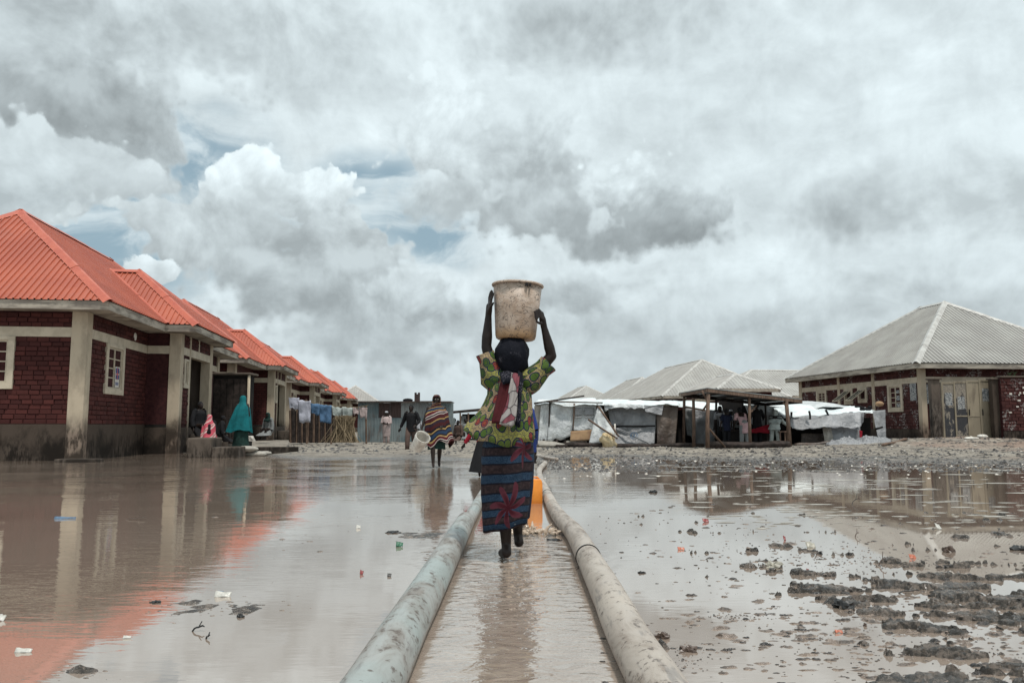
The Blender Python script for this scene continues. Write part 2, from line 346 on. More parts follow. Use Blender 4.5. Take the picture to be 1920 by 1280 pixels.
def mat_gatepanel():
    m, k, b = new_mat('peeling_gate_panel'); co = k.n('ShaderNodeTexCoord').outputs['Object']; x, y, z = k.xyz(co)
    a = k.noise(k.vm('MULTIPLY', co, (1.6, 1., .7)), 2.4, 9., .72, .5); c = k.noise(co, 14., 8., .7)
    cl = k.mix(k.ss(c, .4, .62), (.26, .23, .185), (.15, .13, .11))
    f = k.ss(k.math('ADD', a, k.math('MULTIPLY', k.math('ABSOLUTE', k.math('SUBTRACT', z, .85)), -.14)), .40, .43)
    cl = k.mix(k.math('MULTIPLY', f, .95), cl, (.020, .022, .028))
    k.put(b.inputs['Base Color'], cl); b.inputs['Roughness'].default_value = .8; k.link(k.bump(c, .5, .01), b.inputs['Normal']); return m
def mat_water():
    m, k, b = new_mat('muddy_water'); g = k.n('ShaderNodeNewGeometry').outputs['Position']; x, y, z = k.xyz(g)
    big = k.noise(g, .35, 4., .5)
    cl = k.mix(k.ss(big, .35, .65), (.235, .182, .145), (.285, .228, .186))
    # track between the two pipes is stirred up
    half = k.math('ADD', .60, k.math('MULTIPLY', y, -.035))
    tr = k.math('MULTIPLY', k.ss(k.math('ABSOLUTE', k.math('SUBTRACT', x, .02)), k.math('SUBTRACT', half, .12), half, 1., 0.), k.ss(y, 6.5, 7.6, 1., 0.))
    st = k.noise(k.vm('MULTIPLY', g, (1., .8, 1.)), 5., 6., .6, .6)
    cl = k.mix(k.math('MULTIPLY', tr, k.ss(st, .4, .7, .2, .8)), cl, (.36, .30, .25))
    k.put(b.inputs['Base Color'], cl)
    b.inputs['Roughness'].default_value = .9; b.inputs['Specular IOR Level'].default_value = 0.
    w1 = k.noise(k.vm('MULTIPLY', g, (.8, 1.9, 1.)), 2.6, 3., .5, .3)
    w2 = k.noise(k.vm('MULTIPLY', g, (.7, 2.2, 1.)), 11., 3., .5, .2)
    w3 = k.noise(g, 1.1, 2., .5)
    pat = k.ss(k.noise(g, .5, 2.), .40, .62, .25, 1.)
    far = k.ss(y, 7., 15., .25, 1.3)
    calm = k.math('MULTIPLY', k.math('MULTIPLY', pat, far), k.ss(x, .2, 2.5, 1., .10))
    h1 = k.math('MULTIPLY', k.math('ADD', k.math('MULTIPLY', w1, .010), k.math('MULTIPLY', w2, .0032)), calm)
    # chop in the track and rings of disturbed water round the walking feet
    fx = k.math('SUBTRACT', x, 0.02); fy = k.math('SUBTRACT', y, 5.75)
    fr = k.math('SQRT', k.math('ADD', k.math('MULTIPLY', fx, fx), k.math('MULTIPLY', fy, fy)))
    near = k.ss(fr, .1, 2.6, 1.5, .42)
    chop = k.math('ADD', k.math('MULTIPLY', k.noise(k.vm('MULTIPLY', g, (1., 1.6, 1.)), 9., 3., .5, .6), .015), k.math('MULTIPLY', k.noise(g, 34., 3., .55, .4), .0016))
    h2 = k.math('MULTIPLY', k.math('MULTIPLY', chop, near), tr)
    rings = k.math('MULTIPLY', k.math('SINE', k.math('ADD', k.math('MULTIPLY', fr, 34.), k.math('MULTIPLY', w1, 9.))), k.ss(fr, .05, .9, .006, 0.))
    h = k.math('ADD', h1, k.math('ADD', h2, rings))
    bn = k.n('ShaderNodeBump'); bn.inputs['Strength'].default_value = 1.; bn.inputs['Distance'].default_value = 1.; k.link(h, bn.inputs['Height'])
    lw = k.n('ShaderNodeLayerWeight'); k.link(bn.outputs[0], lw.inputs['Normal']); gl = k.n('ShaderNodeBsdfGlossy'); k.link(bn.outputs[0], gl.inputs['Normal']); gl.inputs['Roughness'].default_value = .02; gl.inputs['Color'].default_value = (.98, .96, .935, 1)
    fac = k.math('MULTIPLY_ADD', k.math('POWER', lw.outputs['Facing'], 2.9), .93, .05); ms = k.n('ShaderNodeMixShader'); k.link(fac, ms.inputs[0]); k.link(b.outputs[0], ms.inputs[1]); k.link(gl.outputs[0], ms.inputs[2])
    out = [q for q in m.node_tree.nodes if q.type == 'OUTPUT_MATERIAL'][0]; k.link(ms.outputs[0], out.inputs[0])
    return m

def mat_ground():
    m, k, b = new_mat('wet_mud'); g = k.n('ShaderNodeNewGeometry').outputs['Position']; x, y, z = k.xyz(g)
    a = k.noise(g, 1.3, 8., .65, .3); c = k.noise(g, 14., 8., .72, .3); d = k.noise(g, .22, 4., .5)
    dry = k.mix(k.ss(a, .4, .62), (.30, .27, .225), (.18, .16, .135))
    dry = k.mix(k.ss(c, .52, .66, 0., .75), dry, (.10, .078, .062))
    red = k.ss(k.math('ADD', k.math('MULTIPLY', x, .05), d), 1.18, 1.5, 0., .6)
    dry = k.mix(red, dry, (.28, .15, .10))
    c2 = k.noise(g, 38., 6., .7, .2)
    wet = k.mix(k.ss(k.math('ADD', k.math('MULTIPLY', c, .6), k.math('MULTIPLY', c2, .4)), .42, .55), (.17, .138, .115), (.022, .019, .016))
    nearf = k.ss(y, 7., 15., 1., 0.)
    wz = k.ss(k.math('ADD', z, k.math('MULTIPLY', k.math('SUBTRACT', c, .5), .05)), .0, .075, .85, .1)
    f = k.math('MAXIMUM', k.math('MULTIPLY', nearf, .92), wz)
    # trampled speckle of dark crumbs on the far bank
    cr = k.math('MULTIPLY', k.ss(k.noise(k.vm('MULTIPLY', g, (.8, .55, 1.)), 5.5, 8., .75), .54, .60), k.ss(x, -1., 2., .2, .95))
    cl = k.mix(f, dry, wet); cl = k.mix(k.math('MULTIPLY', cr, k.ss(y, 7., 12., 0., 1.)), cl, (.05, .042, .034))
    k.put(b.inputs['Base Color'], cl)
    k.put(b.inputs['Roughness'], k.ss(k.math('ADD', f, k.math('MULTIPLY', c, .4)), .2, 1.1, .9, .17))
    k.link(k.bump(k.math('ADD', c, k.math('MULTIPLY', k.noise(g, 60., 6., .7), .5)), .9, .035), b.inputs['Normal'])
    return m

M = {}
M['roof'] = mat_roof('orange_sheet', (.42, .105, .056), (.35, .082, .046), .34, (.30, .10, .07))
M['roofgrey'] = mat_roof('grey_sheet', (.36, .355, .33), (.29, .28, .262), .45, (.26, .24, .21))
M['capgrey'] = basic('grey_cap', (.46, .455, .43), (.36, .35, .33), 3., .5, .1)
M['caporange'] = basic('orange_cap', (.47, .115, .065), (.40, .09, .055), 3., .42, .1)
M['fascia'] = basic('weathered_fascia', (.40, .36, .30), (.20, .175, .15), 2.2, .8, .3, streaky=(.5, .5, 2.5))
M['brick'] = mat_brick('maroon_brick', (.078, .024, .021), (.042, .014, .013))
M['brick2'] = mat_brick('chipped_brick', (.078, .029, .026), (.048, .019, .018), (.30, .285, .275), .7)
M['brickwall'] = mat_brickwall('far_brick', (.07, .022, .02), (.05, .016, .015), (.02, .008, .008))
M['mortar'] = basic('dark_mortar', (.045, .014, .014), (.03, .01, .011), 8., .9, .4)
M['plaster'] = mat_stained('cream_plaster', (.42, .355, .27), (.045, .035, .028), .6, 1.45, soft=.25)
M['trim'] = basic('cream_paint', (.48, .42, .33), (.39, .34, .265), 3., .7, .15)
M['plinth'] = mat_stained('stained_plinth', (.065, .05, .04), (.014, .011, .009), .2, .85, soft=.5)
M['inner'] = mat_stained('dirty_shaded_plaster', (.12, .097, .08), (.025, .021, .018), .9, 2.4, soft=.4)  # dirty plaster, its colour darkened further for the shade in the porch recess
M['conc'] = mat_stained('rough_concrete', (.105, .085, .07), (.022, .018, .015), .0, .6, soft=.4)
M['glass'] = basic('dark_glass', (.012, .02, .02), (.02, .03, .028), 3., .12, 0.)
M['dark'] = basic('black_walls_and_shade', (.012, .011, .011), (.02, .017, .015), 3., .9, .2)  # black walls, and painted shade inside shelters and doorways
M['wood'] = basic('grey_brown_wood', (.17, .115, .085), (.08, .055, .043), 5., .85, .4, streaky=(4, 4, .6))
M['darkwood'] = basic('dark_wet_wood', (.045, .034, .03), (.022, .018, .016), 5., .8, .4)
M['tarpw'] = mat_tarp('white_tarp', (.56, .585, .585), (.40, .42, .43), st=.25)
M['tarproof'] = mat_tarp('sunlit_roof_tarp', (.74, .79, .79), (.56, .61, .62), st=.3)  # white tarp made paler for roofs, sunlight on top put into the colour
M['tarpg'] = mat_tarp('grey_tarp', (.27, .275, .285), (.19, .195, .203), st=.35)
M['tarpb'] = mat_tarp('brown_sheet', (.13, .10, .08), (.085, .065, .055), (.2, .06, .05), .3)
M['card'] = basic('cardboard', (.32, .21, .12), (.25, .16, .10), 3., .9, .3)
M['sack'] = mat_tarp('yellow_sack', (.45, .33, .16), (.55, .46, .30), (.2, .12, .06), .5)
M['sandbag'] = mat_tarp('pale_sandbag', (.36, .34, .30), (.26, .24, .21), (.10, .08, .065), .5, .8)
M['skin'] = basic('dark_skin', (.016, .010, .008), (.010, .007, .006), 8., .5, .1, 60., spec=.25)
M['skin2'] = basic('brown_skin', (.022, .014, .011), (.014, .009, .008), 8., .5, .1, 60., spec=.25)
M['bucket'] = mat_bucket()
M['white_pl'] = basic('white_plastic', (.62, .60, .55), (.42, .39, .35), 5., .5, .15)
M['orange_pl'] = basic('orange_plastic', (.78, .27, .03), (.62, .19, .02), 4., .4, .15)
M['pipeL'] = mat_pipe('aqua_grey_pipe', (.30, .31, .295), (.20, .185, .165), (.28, .32, .31))
M['pipeR'] = mat_pipe('beige_pipe', (.37, .325, .28), (.235, .195, .16), (.40, .355, .305))
M['black'] = basic('black_rubber', (.012, .012, .013), None, 5., .6, .1)
M['corr'] = mat_corr('zinc_sheet', (.125, .17, .185), (.20, .235, .24), (.10, .05, .03), .6)
M['corrb'] = mat_corr('brown_zinc_sheet', (.075, .045, .04), (.055, .036, .034), (.03, .018, .015), .8)
M['corrp'] = mat_corr('pale_zinc_sheet', (.30, .32, .32), (.22, .24, .245), (.16, .12, .10), .5)
M['gate'] = mat_corr('worn_beige_metal', (.30, .255, .185), (.235, .20, .145), (.10, .075, .055), .8)
M['gatedark'] = mat_gatepanel()
M['straw'] = basic('dry_straw', (.25, .195, .125), (.13, .10, .065), 10., .9, .2)
M['wax'] = mat_wax(); M['skirt'] = mat_skirt()
def mat_scarf():
    m, k, b = new_mat('black_print_scarf'); co = k.n('ShaderNodeTexCoord').outputs['Object']; a = k.noise(co, 34., 3., .5, 2.2); c = k.noise(co, 5., 2.)
    ln = k.math('MULTIPLY', k.math('MULTIPLY', k.ss(a, .49, .5), k.ss(a, .51, .52, 1., 0.)), k.ss(c, .52, .56))
    k.put(b.inputs['Base Color'], k.mix(ln, (.006, .007, .012), (.16, .15, .18))); b.inputs['Roughness'].default_value = .75
    k.link(k.bump(k.noise(co, 22., 5., .6, .8), .5, .02), b.inputs['Normal']); return m
M['scarf'] = mat_scarf()
def mat_shawl():
    m, k, b = new_mat('pink_white_shawl'); t = k.n('ShaderNodeTexCoord'); uv = t.outputs['UV']
    e = k.voro(uv, 5.5, 'DISTANCE_TO_EDGE', 1., dim='2D'); c = k.xyz(k.voro(uv, 5.5, out='Color', dim='2D'))[0]
    cl = k.mix(k.math('GREATER_THAN', c, .6), (.28, .26, .25), (.17, .055, .068))
    k.put(b.inputs['Base Color'], k.mix(k.ss(e, .02, .06, .9, 0.), cl, (.03, .025, .03))); b.inputs['Roughness'].default_value = .85
    return m
M['shawl'] = mat_shawl()
M['maroon'] = mat_cloth('maroon_cloth', (.06, .008, .011))
M['navy'] = mat_cloth('navy_cloth', (.012, .016, .035)); M['blue'] = mat_cloth('blue_cloth', (.02, .04, .17))
M['blackc'] = mat_cloth('black_cloth', (.012, .012, .014)); M['red'] = mat_cloth('red_cloth', (.26, .012, .025))
M['pinkc'] = mat_cloth('pale_pink_cloth', (.50, .33, .34)); M['whitec'] = mat_cloth('white_cloth', (.42, .43, .46)); M['grey'] = mat_cloth('grey_cloth', (.20, .21, .21))
M['robe'] = mat_cloth('pinkish_robe', (.42, .34, .33)); M['brownc'] = mat_cloth('brown_cloth', (.09, .06, .05))
M['teal'] = mat_cloth('teal_cloth', (.005, .115, .13), .35); M['darkgreen'] = mat_cloth('dark_green_print', (.014, .04, .034), .6)
M['denim'] = mat_cloth('denim_blue', (.09, .17, .29)); M['lav'] = mat_cloth('lavender_cloth', (.42, .43, .50)); M['pale'] = mat_cloth('pale_green_cloth', (.38, .42, .40))
M['stripe'] = mat_stripe('stripe_blanket', [(0, (.055, .015, .016)), (.12, (.015, .012, .018)), (.2, (.34, .22, .08)), (.25, (.02, .02, .03)), (.31, (.022, .045, .09)), (.42, (.02, .015, .02)),
    (.48, (.36, .25, .11)), (.53, (.09, .016, .022)), (.62, (.45, .40, .37)), (.65, (.03, .02, .025)), (.70, (.42, .36, .33)), (.73, (.06, .016, .018)), (.86, (.32, .21, .08)), (.9, (.03, .02, .03))], 3.1, slant=.7, wob=.05)
M['pinkstripe'] = mat_stripe('pink_stripe_cloth', [(0, (.50, .09, .12)), (.3, (.50, .38, .35)), (.42, (.48, .12, .14)), (.55, (.55, .43, .40)), (.72, (.42, .07, .10))], 3.6, slant=3., wob=.06)
M['leaf'] = basic('plant_leaf', (.03, .055, .02), (.02, .035, .014), 9., .6, .2)
M['foam'] = basic('off_white_foam', (.6, .58, .53), (.45, .42, .38), 8., .7, .3)
M['muck'] = basic('black_wet_muck', (.02, .018, .017), (.05, .04, .034), 20., .3, .8, 60.)
M['lightmuck'] = basic('wet_brown_muck', (.20, .155, .125), (.06, .048, .04), 20., .3, .8, 60.)
M['splash'] = basic('muddy_splash', (.50, .40, .31), (.36, .28, .21), 14., .15, .8, 40.)
def mat_poster():
    m, k, b = new_mat('paper_notices'); t = k.n('ShaderNodeTexCoord').outputs['Object']
    a = k.noise(t, 9., 4., .6); c = k.noise(t, 14., 6., .7)
    cl = k.mix(k.ss(c, .42, .58), (.34, .34, .33), (.12, .135, .14)); cl = k.mix(k.ss(c, .52, .56, 0., .8), cl, (.05, .06, .08))
    k.put(b.inputs['Base Color'], cl); b.inputs['Roughness'].default_value = .8
    return m
M['poster'] = mat_poster()

for k_ in ('scarf', 'wax', 'skirt', 'stripe', 'pinkstripe', 'shawl', 'plinth', 'plaster', 'inner', 'conc', 'brick', 'brick2', 'brickwall'): lowspec(M[k_])
# ------------------------------------------------------------------ mesh helpers
class MB:
    def __init__(s): s.v = []; s.f = []; s.uv = []; s.hasuv = False; s.mi = []
    def add(s, vs, fs, uvs=None, mi=0):
        o = len(s.v); s.v += [tuple(q) for q in vs]
        for f in fs:
            s.f.append([i + o for i in f]); s.uv.append([uvs[i] for i in f] if uvs else None); s.mi.append(mi)
        if uvs: s.hasuv = True
    def box(s, x0, x1, y0, y1, z0, z1, mi=0):
        s.add([(x0, y0, z0), (x1, y0, z0), (x1, y1, z0), (x0, y1, z0), (x0, y0, z1), (x1, y0, z1), (x1, y1, z1), (x0, y1, z1)],
              [(0, 3, 2, 1), (4, 5, 6, 7), (0, 1, 5, 4), (1, 2, 6, 5), (2, 3, 7, 6), (3, 0, 4, 7)], mi=mi); return s
    def bar(s, a, b, w, h=None, up=Vector((0, 0, 1)), mi=0):
        a = Vector(a); b = Vector(b); h = h or w; d = (b - a).normalized()
        sd_ = d.cross(up)
        if sd_.length < .05: sd_ = d.cross(Vector((0, 1, 0)))
        sd_.normalize(); u = sd_.cross(d)
        q = [(-1, -1), (1, -1), (1, 1), (-1, 1)]
        s.add([p + sd_ * (i * w / 2) + u * (j * h / 2) for p in (a, b) for i, j in q],
              [(0, 1, 2, 3), (7, 6, 5, 4), (0, 4, 5, 1), (1, 5, 6, 2), (2, 6, 7, 3), (3, 7, 4, 0)], mi=mi); return s
    def tube(s, pts, rad, n_=10, cap=True, ecc=1.0, uvk=1.):
        pts = [Vector(p) for p in pts]
        if not hasattr(rad, '__len__'): rad = [rad] * len(pts)
        vs = []; uvs = []; ref = Vector((0.13, .31, 1)).normalized(); L = 0
        for i, p in enumerate(pts):
            d = (pts[min(i + 1, len(pts) - 1)] - pts[max(i - 1, 0)]).normalized()
            a = d.cross(ref)
            if a.length < .1: a = d.cross(Vector((1, 0, 0)))
            a.normalize(); b = a.cross(d); ref = b if abs(d.dot(b)) < .9 else ref
            if i: L += (p - pts[i - 1]).length
            for k in range(n_ + 1):
                t = 2 * math.pi * k / n_
                vs.append(p + a * (math.cos(t) * rad[i]) + b * (math.sin(t) * rad[i] * ecc)); uvs.append((k / n_ * uvk, L))
        fs = [(i * (n_ + 1) + k, i * (n_ + 1) + k + 1, (i + 1) * (n_ + 1) + k + 1, (i + 1) * (n_ + 1) + k) for i in range(len(pts) - 1) for k in range(n_)]
        if cap:
            fs.append(tuple(range(n_))[::-1]); fs.append(tuple((len(pts) - 1) * (n_ + 1) + k for k in range(n_)))
        s.add(vs, fs, uvs); return s
    def ell(s, c, r, seg=12, M_=None):
        c = Vector(c); r = r if hasattr(r, '__len__') else (r, r, r); vs = []; rings = seg // 2 + 1
        for i in range(rings + 1):
            ph = math.pi * i / rings
            for k in range(seg):
                t = 2 * math.pi * k / seg; q = Vector((math.sin(ph) * math.cos(t) * r[0], math.sin(ph) * math.sin(t) * r[1], math.cos(ph) * r[2]))
                if M_: q = M_ @ q
                vs.append(c + q)
        s.add(vs, [(i * seg + k, (i + 1) * seg + k, (i + 1) * seg + (k + 1) % seg, i * seg + (k + 1) % seg) for i in range(rings) for k in range(seg)]); return s
    def caps(s, pts, rad, seg=10):      # tapered capsules for bodies, later remeshed into one skin
        s.tube(pts, rad, seg)
        rr = rad if hasattr(rad, '__len__') else [rad] * len(pts)
        for p, r in zip(pts, rr): s.ell(p, r, seg)
        return s
    def loft(s, rings, n_=40, fold=0., nf=9, seed=0, capt=False, capb=False, fn=None, arc=None, uvk=(1., 1.)):
        """rings: (cx, cy, z, rx, ry); folds grow down the cloth"""
        vs = []; uvs = []; rnd = random.Random(seed); ph = [rnd.uniform(0, 6.28) for _ in range(4)]; L = 0
        a0, a1 = arc or (0, 2 * math.pi); m_ = len(rings)
        for i, (cx, cy, z, rx, ry) in enumerate(rings):
            q = i / max(1, m_ - 1)
            if i: L += (Vector((cx, cy, z)) - Vector(rings[i - 1][:3])).length
            for k in range(n_ + 1):
                t = a0 + (a1 - a0) * k / n_
                f = 1 + fold * (q ** .8) * (math.sin(nf * t + ph[0] + q * 1.3) * .55 + math.sin((nf * 1.7 // 1) * t + ph[1] - q * 2) * .3 + math.sin(3 * t + ph[2] + 2 * q) * .5)
                p = Vector((cx + math.cos(t) * rx * f, cy + math.sin(t) * ry * f, z + fold * .12 * q * math.sin(2 * t + ph[3])))
                if fn: p = fn(p, t, q)
                vs.append(p); uvs.append((k / n_ * uvk[0], q * uvk[1] if uvk[1] else L))
        fs = [(i * (n_ + 1) + k, i * (n_ + 1) + k + 1, (i + 1) * (n_ + 1) + k + 1, (i + 1) * (n_ + 1) + k) for i in range(m_ - 1) for k in range(n_)]
        if capt: fs.append(tuple(range(n_)))
        if capb: fs.append(tuple((m_ - 1) * (n_ + 1) + k for k in range(n_))[::-1])
        s.add(vs, fs, uvs); return s
    def sheet(s, A, B, Cc, D, nu=20, nv=12, amp=.03, freq=2.5, seed=0, sag=0., ragged=0.):
        """cloth between corners A(top left) B(top right) C(bottom right) D(bottom left)"""
        A, B, Cc, D = map(Vector, (A, B, Cc, D)); nr = (B - A).cross(D - A).normalized(); vs = []; uvs = []
        for j in range(nv + 1):
            for i in range(nu + 1):
                u = i / nu; v_ = j / nv
                p = A.lerp(B, u).lerp(D.lerp(Cc, u), v_)
                q = p * freq + Vector((seed * 7.3, seed * 3.1, 0))
                e = min(1, 6 * min(u, 1 - u) + .35) * min(1, .4 + 3 * v_)
                p = p + nr * (noise.fractal(q, 1., 2., 4) * amp * 2 + math.sin((u * 9 + v_ * 2 + seed)) * amp * .6) * e
                p.z -= sag * math.sin(u * math.pi) * (1 - v_)
                if ragged and j == nv: p.z += noise.noise(q * 3) * ragged
                if ragged and j == 0: p.z += noise.noise(q * 2.3 + Vector((5, 5, 5))) * ragged * .5
                vs.append(p); uvs.append((u, v_))
        s.add(vs, [(j * (nu + 1) + i, j * (nu + 1) + i + 1, (j + 1) * (nu + 1) + i + 1, (j + 1) * (nu + 1) + i) for j in range(nv) for i in range(nu)], uvs); return s
    def build(s, name, mats, parent=None, smooth=False, origin=None, bev=0, solid=0, label=None, kind=None):
        me = bpy.data.meshes.new(name)
        vs = s.v if origin is None else [(a - origin[0], b - origin[1], c - origin[2]) for a, b, c in s.v]
        me.from_pydata(vs, [], s.f)
        for m in (mats if isinstance(mats, (list, tuple)) else [mats]): me.materials.append(M[m] if isinstance(m, str) else m)
        if s.hasuv:
            ul = me.uv_layers.new(name='UVMap'); k = 0
            for fi, f in enumerate(s.f):
                for j in range(len(f)):
                    if s.uv[fi]: ul.data[k].uv = s.uv[fi][j]
                    k += 1
        me.polygons.foreach_set('material_index', s.mi)
        if smooth: me.polygons.foreach_set('use_smooth', [True] * len(s.f))
        me.update(); o = bpy.data.objects.new(name, me); C.objects.link(o)
        if parent: o.parent = parent
        if bev: b = o.modifiers.new('Bevel', 'BEVEL'); b.width = bev; b.segments = 2; b.limit_method = 'ANGLE'
        if solid: q = o.modifiers.new('Solidify', 'SOLIDIFY'); q.thickness = solid; q.offset = 0
        if label: o['label'] = label
        if kind: o['kind'] = kind
        return o
def tag(o, label=None, cat=None, group=None, kind=None):
    for k_, v_ in (('label', label), ('category', cat), ('group', group), ('kind', kind)):
        if v_: o[k_] = v_
    return o
def empty(name, loc, label, cat, rz=0, group=None, scale=None):
    o = bpy.data.objects.new(name, None); C.objects.link(o); o.location = loc; o.rotation_euler.z = rz; o.empty_display_size = .2
    if scale: o.scale = (scale,) * 3
    return tag(o, label, cat, group)
def copy_tree(o, parent=None):
    c = o.copy(); C.objects.link(c); c.parent = parent
    for ch in list(o.children): copy_tree(ch, c)
    return c
def boxes(name, mat, parent, L, bev=.006):
    for a in L: box(name, mat, parent, *a, bev=bev)
def box(name, mat, parent, *a, bev=.006, **k): return MB().box(*a).build(name, mat, parent, bev=bev, **k)

# ------------------------------------------------------------------ ground and water
NT_ = {}
def vnoise(x, y, seed):
    T = NT_.get(seed)
    if T is None: T = NT_[seed] = np.random.RandomState(seed).rand(256, 256)
    xi = np.floor(x).astype(int); yi = np.floor(y).astype(int); fx = x - xi; fy = y - yi
    fx = fx * fx * (3 - 2 * fx); fy = fy * fy * (3 - 2 * fy)
    g = lambda i, j: T[i % 256, j % 256]
    return (g(xi, yi) * (1 - fx) + g(xi + 1, yi) * fx) * (1 - fy) + (g(xi, yi + 1) * (1 - fx) + g(xi + 1, yi + 1) * fx) * fy
def fbm(x, y, seed, oct_=5, gain=.5):
    t = 0; a = 1; s_ = 0
    for i in range(oct_):
        t = t + a * vnoise(x * 2 ** i + 13.7 * i, y * 2 ** i + 7.1 * i, seed + i); s_ += a; a *= gain
    return t / s_
def sstep(v, a, b): t = np.clip((v - a) / (b - a), 0, 1); return t * t * (3 - 2 * t)
def gheight(x, y):
    x = np.asarray(x, float); y = np.asarray(y, float)
    big = fbm(x * .35, y * .35, 3); mid = fbm(x * 1.7, y * 1.7, 11); fin = fbm(x * 9, y * 9, 23, 5, .6); det = fbm(x * 26, y * 26, 31, 4, .6)
    # shoreline distance (y at which the land starts) along x
    left = 20.5 + 6.5 * sstep(-x, 5.5, 9.5); right = 22.6 - .42 * (x - 2)
    sh = np.where(x < 1.2, left, right); t = sstep(x, .2, 2.2); sh = left * (1 - t) + right * t
    sh = sh + (big - .5) * 6 + (mid - .5) * 1.6
    land = sstep(y - sh, -2.5, 7) * .17 - .07
    h = land + (mid - .5) * .06 * sstep(y - sh, -3, 2) + (fin - .5) * .045 * sstep(y - sh, -4, 1)
    # right half: shallow, trodden shoals just breaking the surface
    shoal = sstep(x, .8, 3.2) * sstep(y, 7.2, 12.) * (1 - sstep(y, 40, 50))
    st = fbm(x * 1.1, y * 2.1, 41, 5, .6)
    h = h + shoal * (st - .47) * .13 + shoal * (fin - .5) * .03
    # clods at lower right, near
    a = sstep(x - .45 - .20 * y, -.4, 1.0) * (1 - sstep(y, 3.9, 6.6)) + .62 * sstep(x, .9, 1.8) * (1 - sstep(y, 7.5, 11.))
    cl = fbm(x * 4.6, y * 12., 51, 6, .64); ridge = 1 - np.abs(2 * fbm(x * 4.6 + 3, y * 8.5 + 1, 61, 4) - 1)
    cl2 = fbm(x * .9 + 5, y * 1.5, 71, 3)
    k = np.clip(cl + .12 * (ridge - .7) + .30 * (cl2 - .5) + .13 * (a - 1) - .600 + .105 * sstep(x - .25 * (y - 2.8), .7, 2.0) * (1 - sstep(y, 3.4, 5.)) + .05 * sstep(x, .7, 1.) * (1 - sstep(y, 2.9, 3.3)), 0, 1)
    near = (sstep(k, 0, .10) * .0665 + np.minimum(k, .12) * (.02 + .34 * np.clip(fin - .32, 0, 1)) + sstep(k, .02, .12) * (det - .5) * .016 + sstep(k, .02, .14) * (.5 - np.abs(2 * fbm(x * 17, y * 23, 91, 3, .6) - 1)) * .020) * sstep(x, .6, .9) * sstep(a, .02, .2)
    t9 = sstep(y, 8., 11.); h = (-.07 + near * 1.1) * (1 - t9) + h * t9
    # small lump on the left, shoal patch left and silt round the left pipe joint
    def lump(cx, cy, rx, ry, hh, rough=.5):
        d = np.sqrt(((x - cx) / rx) ** 2 + ((y - cy) / ry) ** 2) + (mid - .5) * 1.1 + (fin - .5) * .9
        return np.clip(1 - d, 0, 1) * hh * (1 - rough + 2 * rough * fin)
    L = [G(150, 1258), G(430, 1140), G(330, 1132), G(780, 1003), G(1010, 1004), G(1240, 1215), G(1560, 1130)]
    h = np.maximum(h, -.07 + .06 * 0 + lump(L[0].x, L[0].y, .24, .13, .115, .8))
    for q_, rx_, ry_ in ((L[1], .62, .30), (L[2], .35, .2), (L[3], .50, .28), (L[4], .4, .2)):
        dd = np.clip(1.15 - np.sqrt(((x - q_.x) / rx_) ** 2 + ((y - q_.y) / ry_) ** 2), 0, 1); h = np.where(dd > 0, np.maximum(h, -.013 + .016 * dd + (fin - .5) * .07 * dd + (mid - .5) * .03), h)
    h = np.maximum(h, -.05 + lump(L[5].x, L[5].y, .07, .06, .085)); h = np.maximum(h, -.05 + lump(L[6].x, L[6].y, .09, .09, .09))
    # reddish mound by the gate
    h = h + .30 * np.exp(-(((x - 17.0) / 4.5) ** 2 + ((y - 31.0) / 2.8) ** 2))
    h = h + .10 * sstep(x, 8, 22) * sstep(y, 24, 34)
    return h
def axis(segs):
    out = []
    for a, b, st in segs: out += list(np.arange(a, b, st))
    return np.array(out + [segs[-1][1]])
xs = axis([(-2500, -200, 230), (-200, -45, 15), (-45, -14, 1.2), (-14, -4, .14), (-4, -2.2, .05), (-2.2, .7, .022), (.7, 3.6, .012), (3.6, 6, .045), (6, 14, .085), (14, 30, .2), (30, 60, 3), (60, 200, 14), (200, 2500, 230)])
ys = axis([(-60, -4, 8), (-4, 1.8, .5), (1.8, 2.5, .03), (2.5, 4.6, .012), (4.6, 5.4, .02), (5.4, 8.6, .03), (8.6, 14, .05), (14, 28, .07), (28, 50, .3), (50, 200, 6), (200, 4000, 200)])
XX, YY = np.meshgrid(xs, ys); HH = gheight(XX, YY)
def gz(x, y):
    i = min(max(int(np.searchsorted(xs, x)), 1), len(xs) - 1); j = min(max(int(np.searchsorted(ys, y)), 1), len(ys) - 1)
    return float(max(0., HH[j, i]))
co = np.stack([XX, YY, HH], -1).reshape(-1, 3); nx, ny = len(xs), len(ys)
ii = (np.arange(ny - 1)[:, None] * nx + np.arange(nx - 1)[None, :]).reshape(-1)
fc = np.stack([ii, ii + 1, ii + nx + 1, ii + nx], -1)
me = bpy.data.meshes.new('ground'); me.vertices.add(len(co)); me.vertices.foreach_set('co', co.reshape(-1))
me.loops.add(fc.size); me.loops.foreach_set('vertex_index', fc.reshape(-1)); me.polygons.add(len(fc))
me.polygons.foreach_set('loop_start', np.arange(0, fc.size, 4)); me.polygons.foreach_set('loop_total', np.full(len(fc), 4)); me.update(); me.validate()
me.polygons.foreach_set('use_smooth', [True] * len(fc)); me.materials.append(mat_ground())
ground = bpy.data.objects.new('ground', me); C.objects.link(ground); tag(ground, kind='structure')
wb = MB(); wb.add([(-60, -20, 0), (60, -20, 0), (60, 46, 0), (-60, 46, 0)], [(0, 1, 2, 3)])
water = wb.build('water', mat_water()); tag(water, kind='structure')

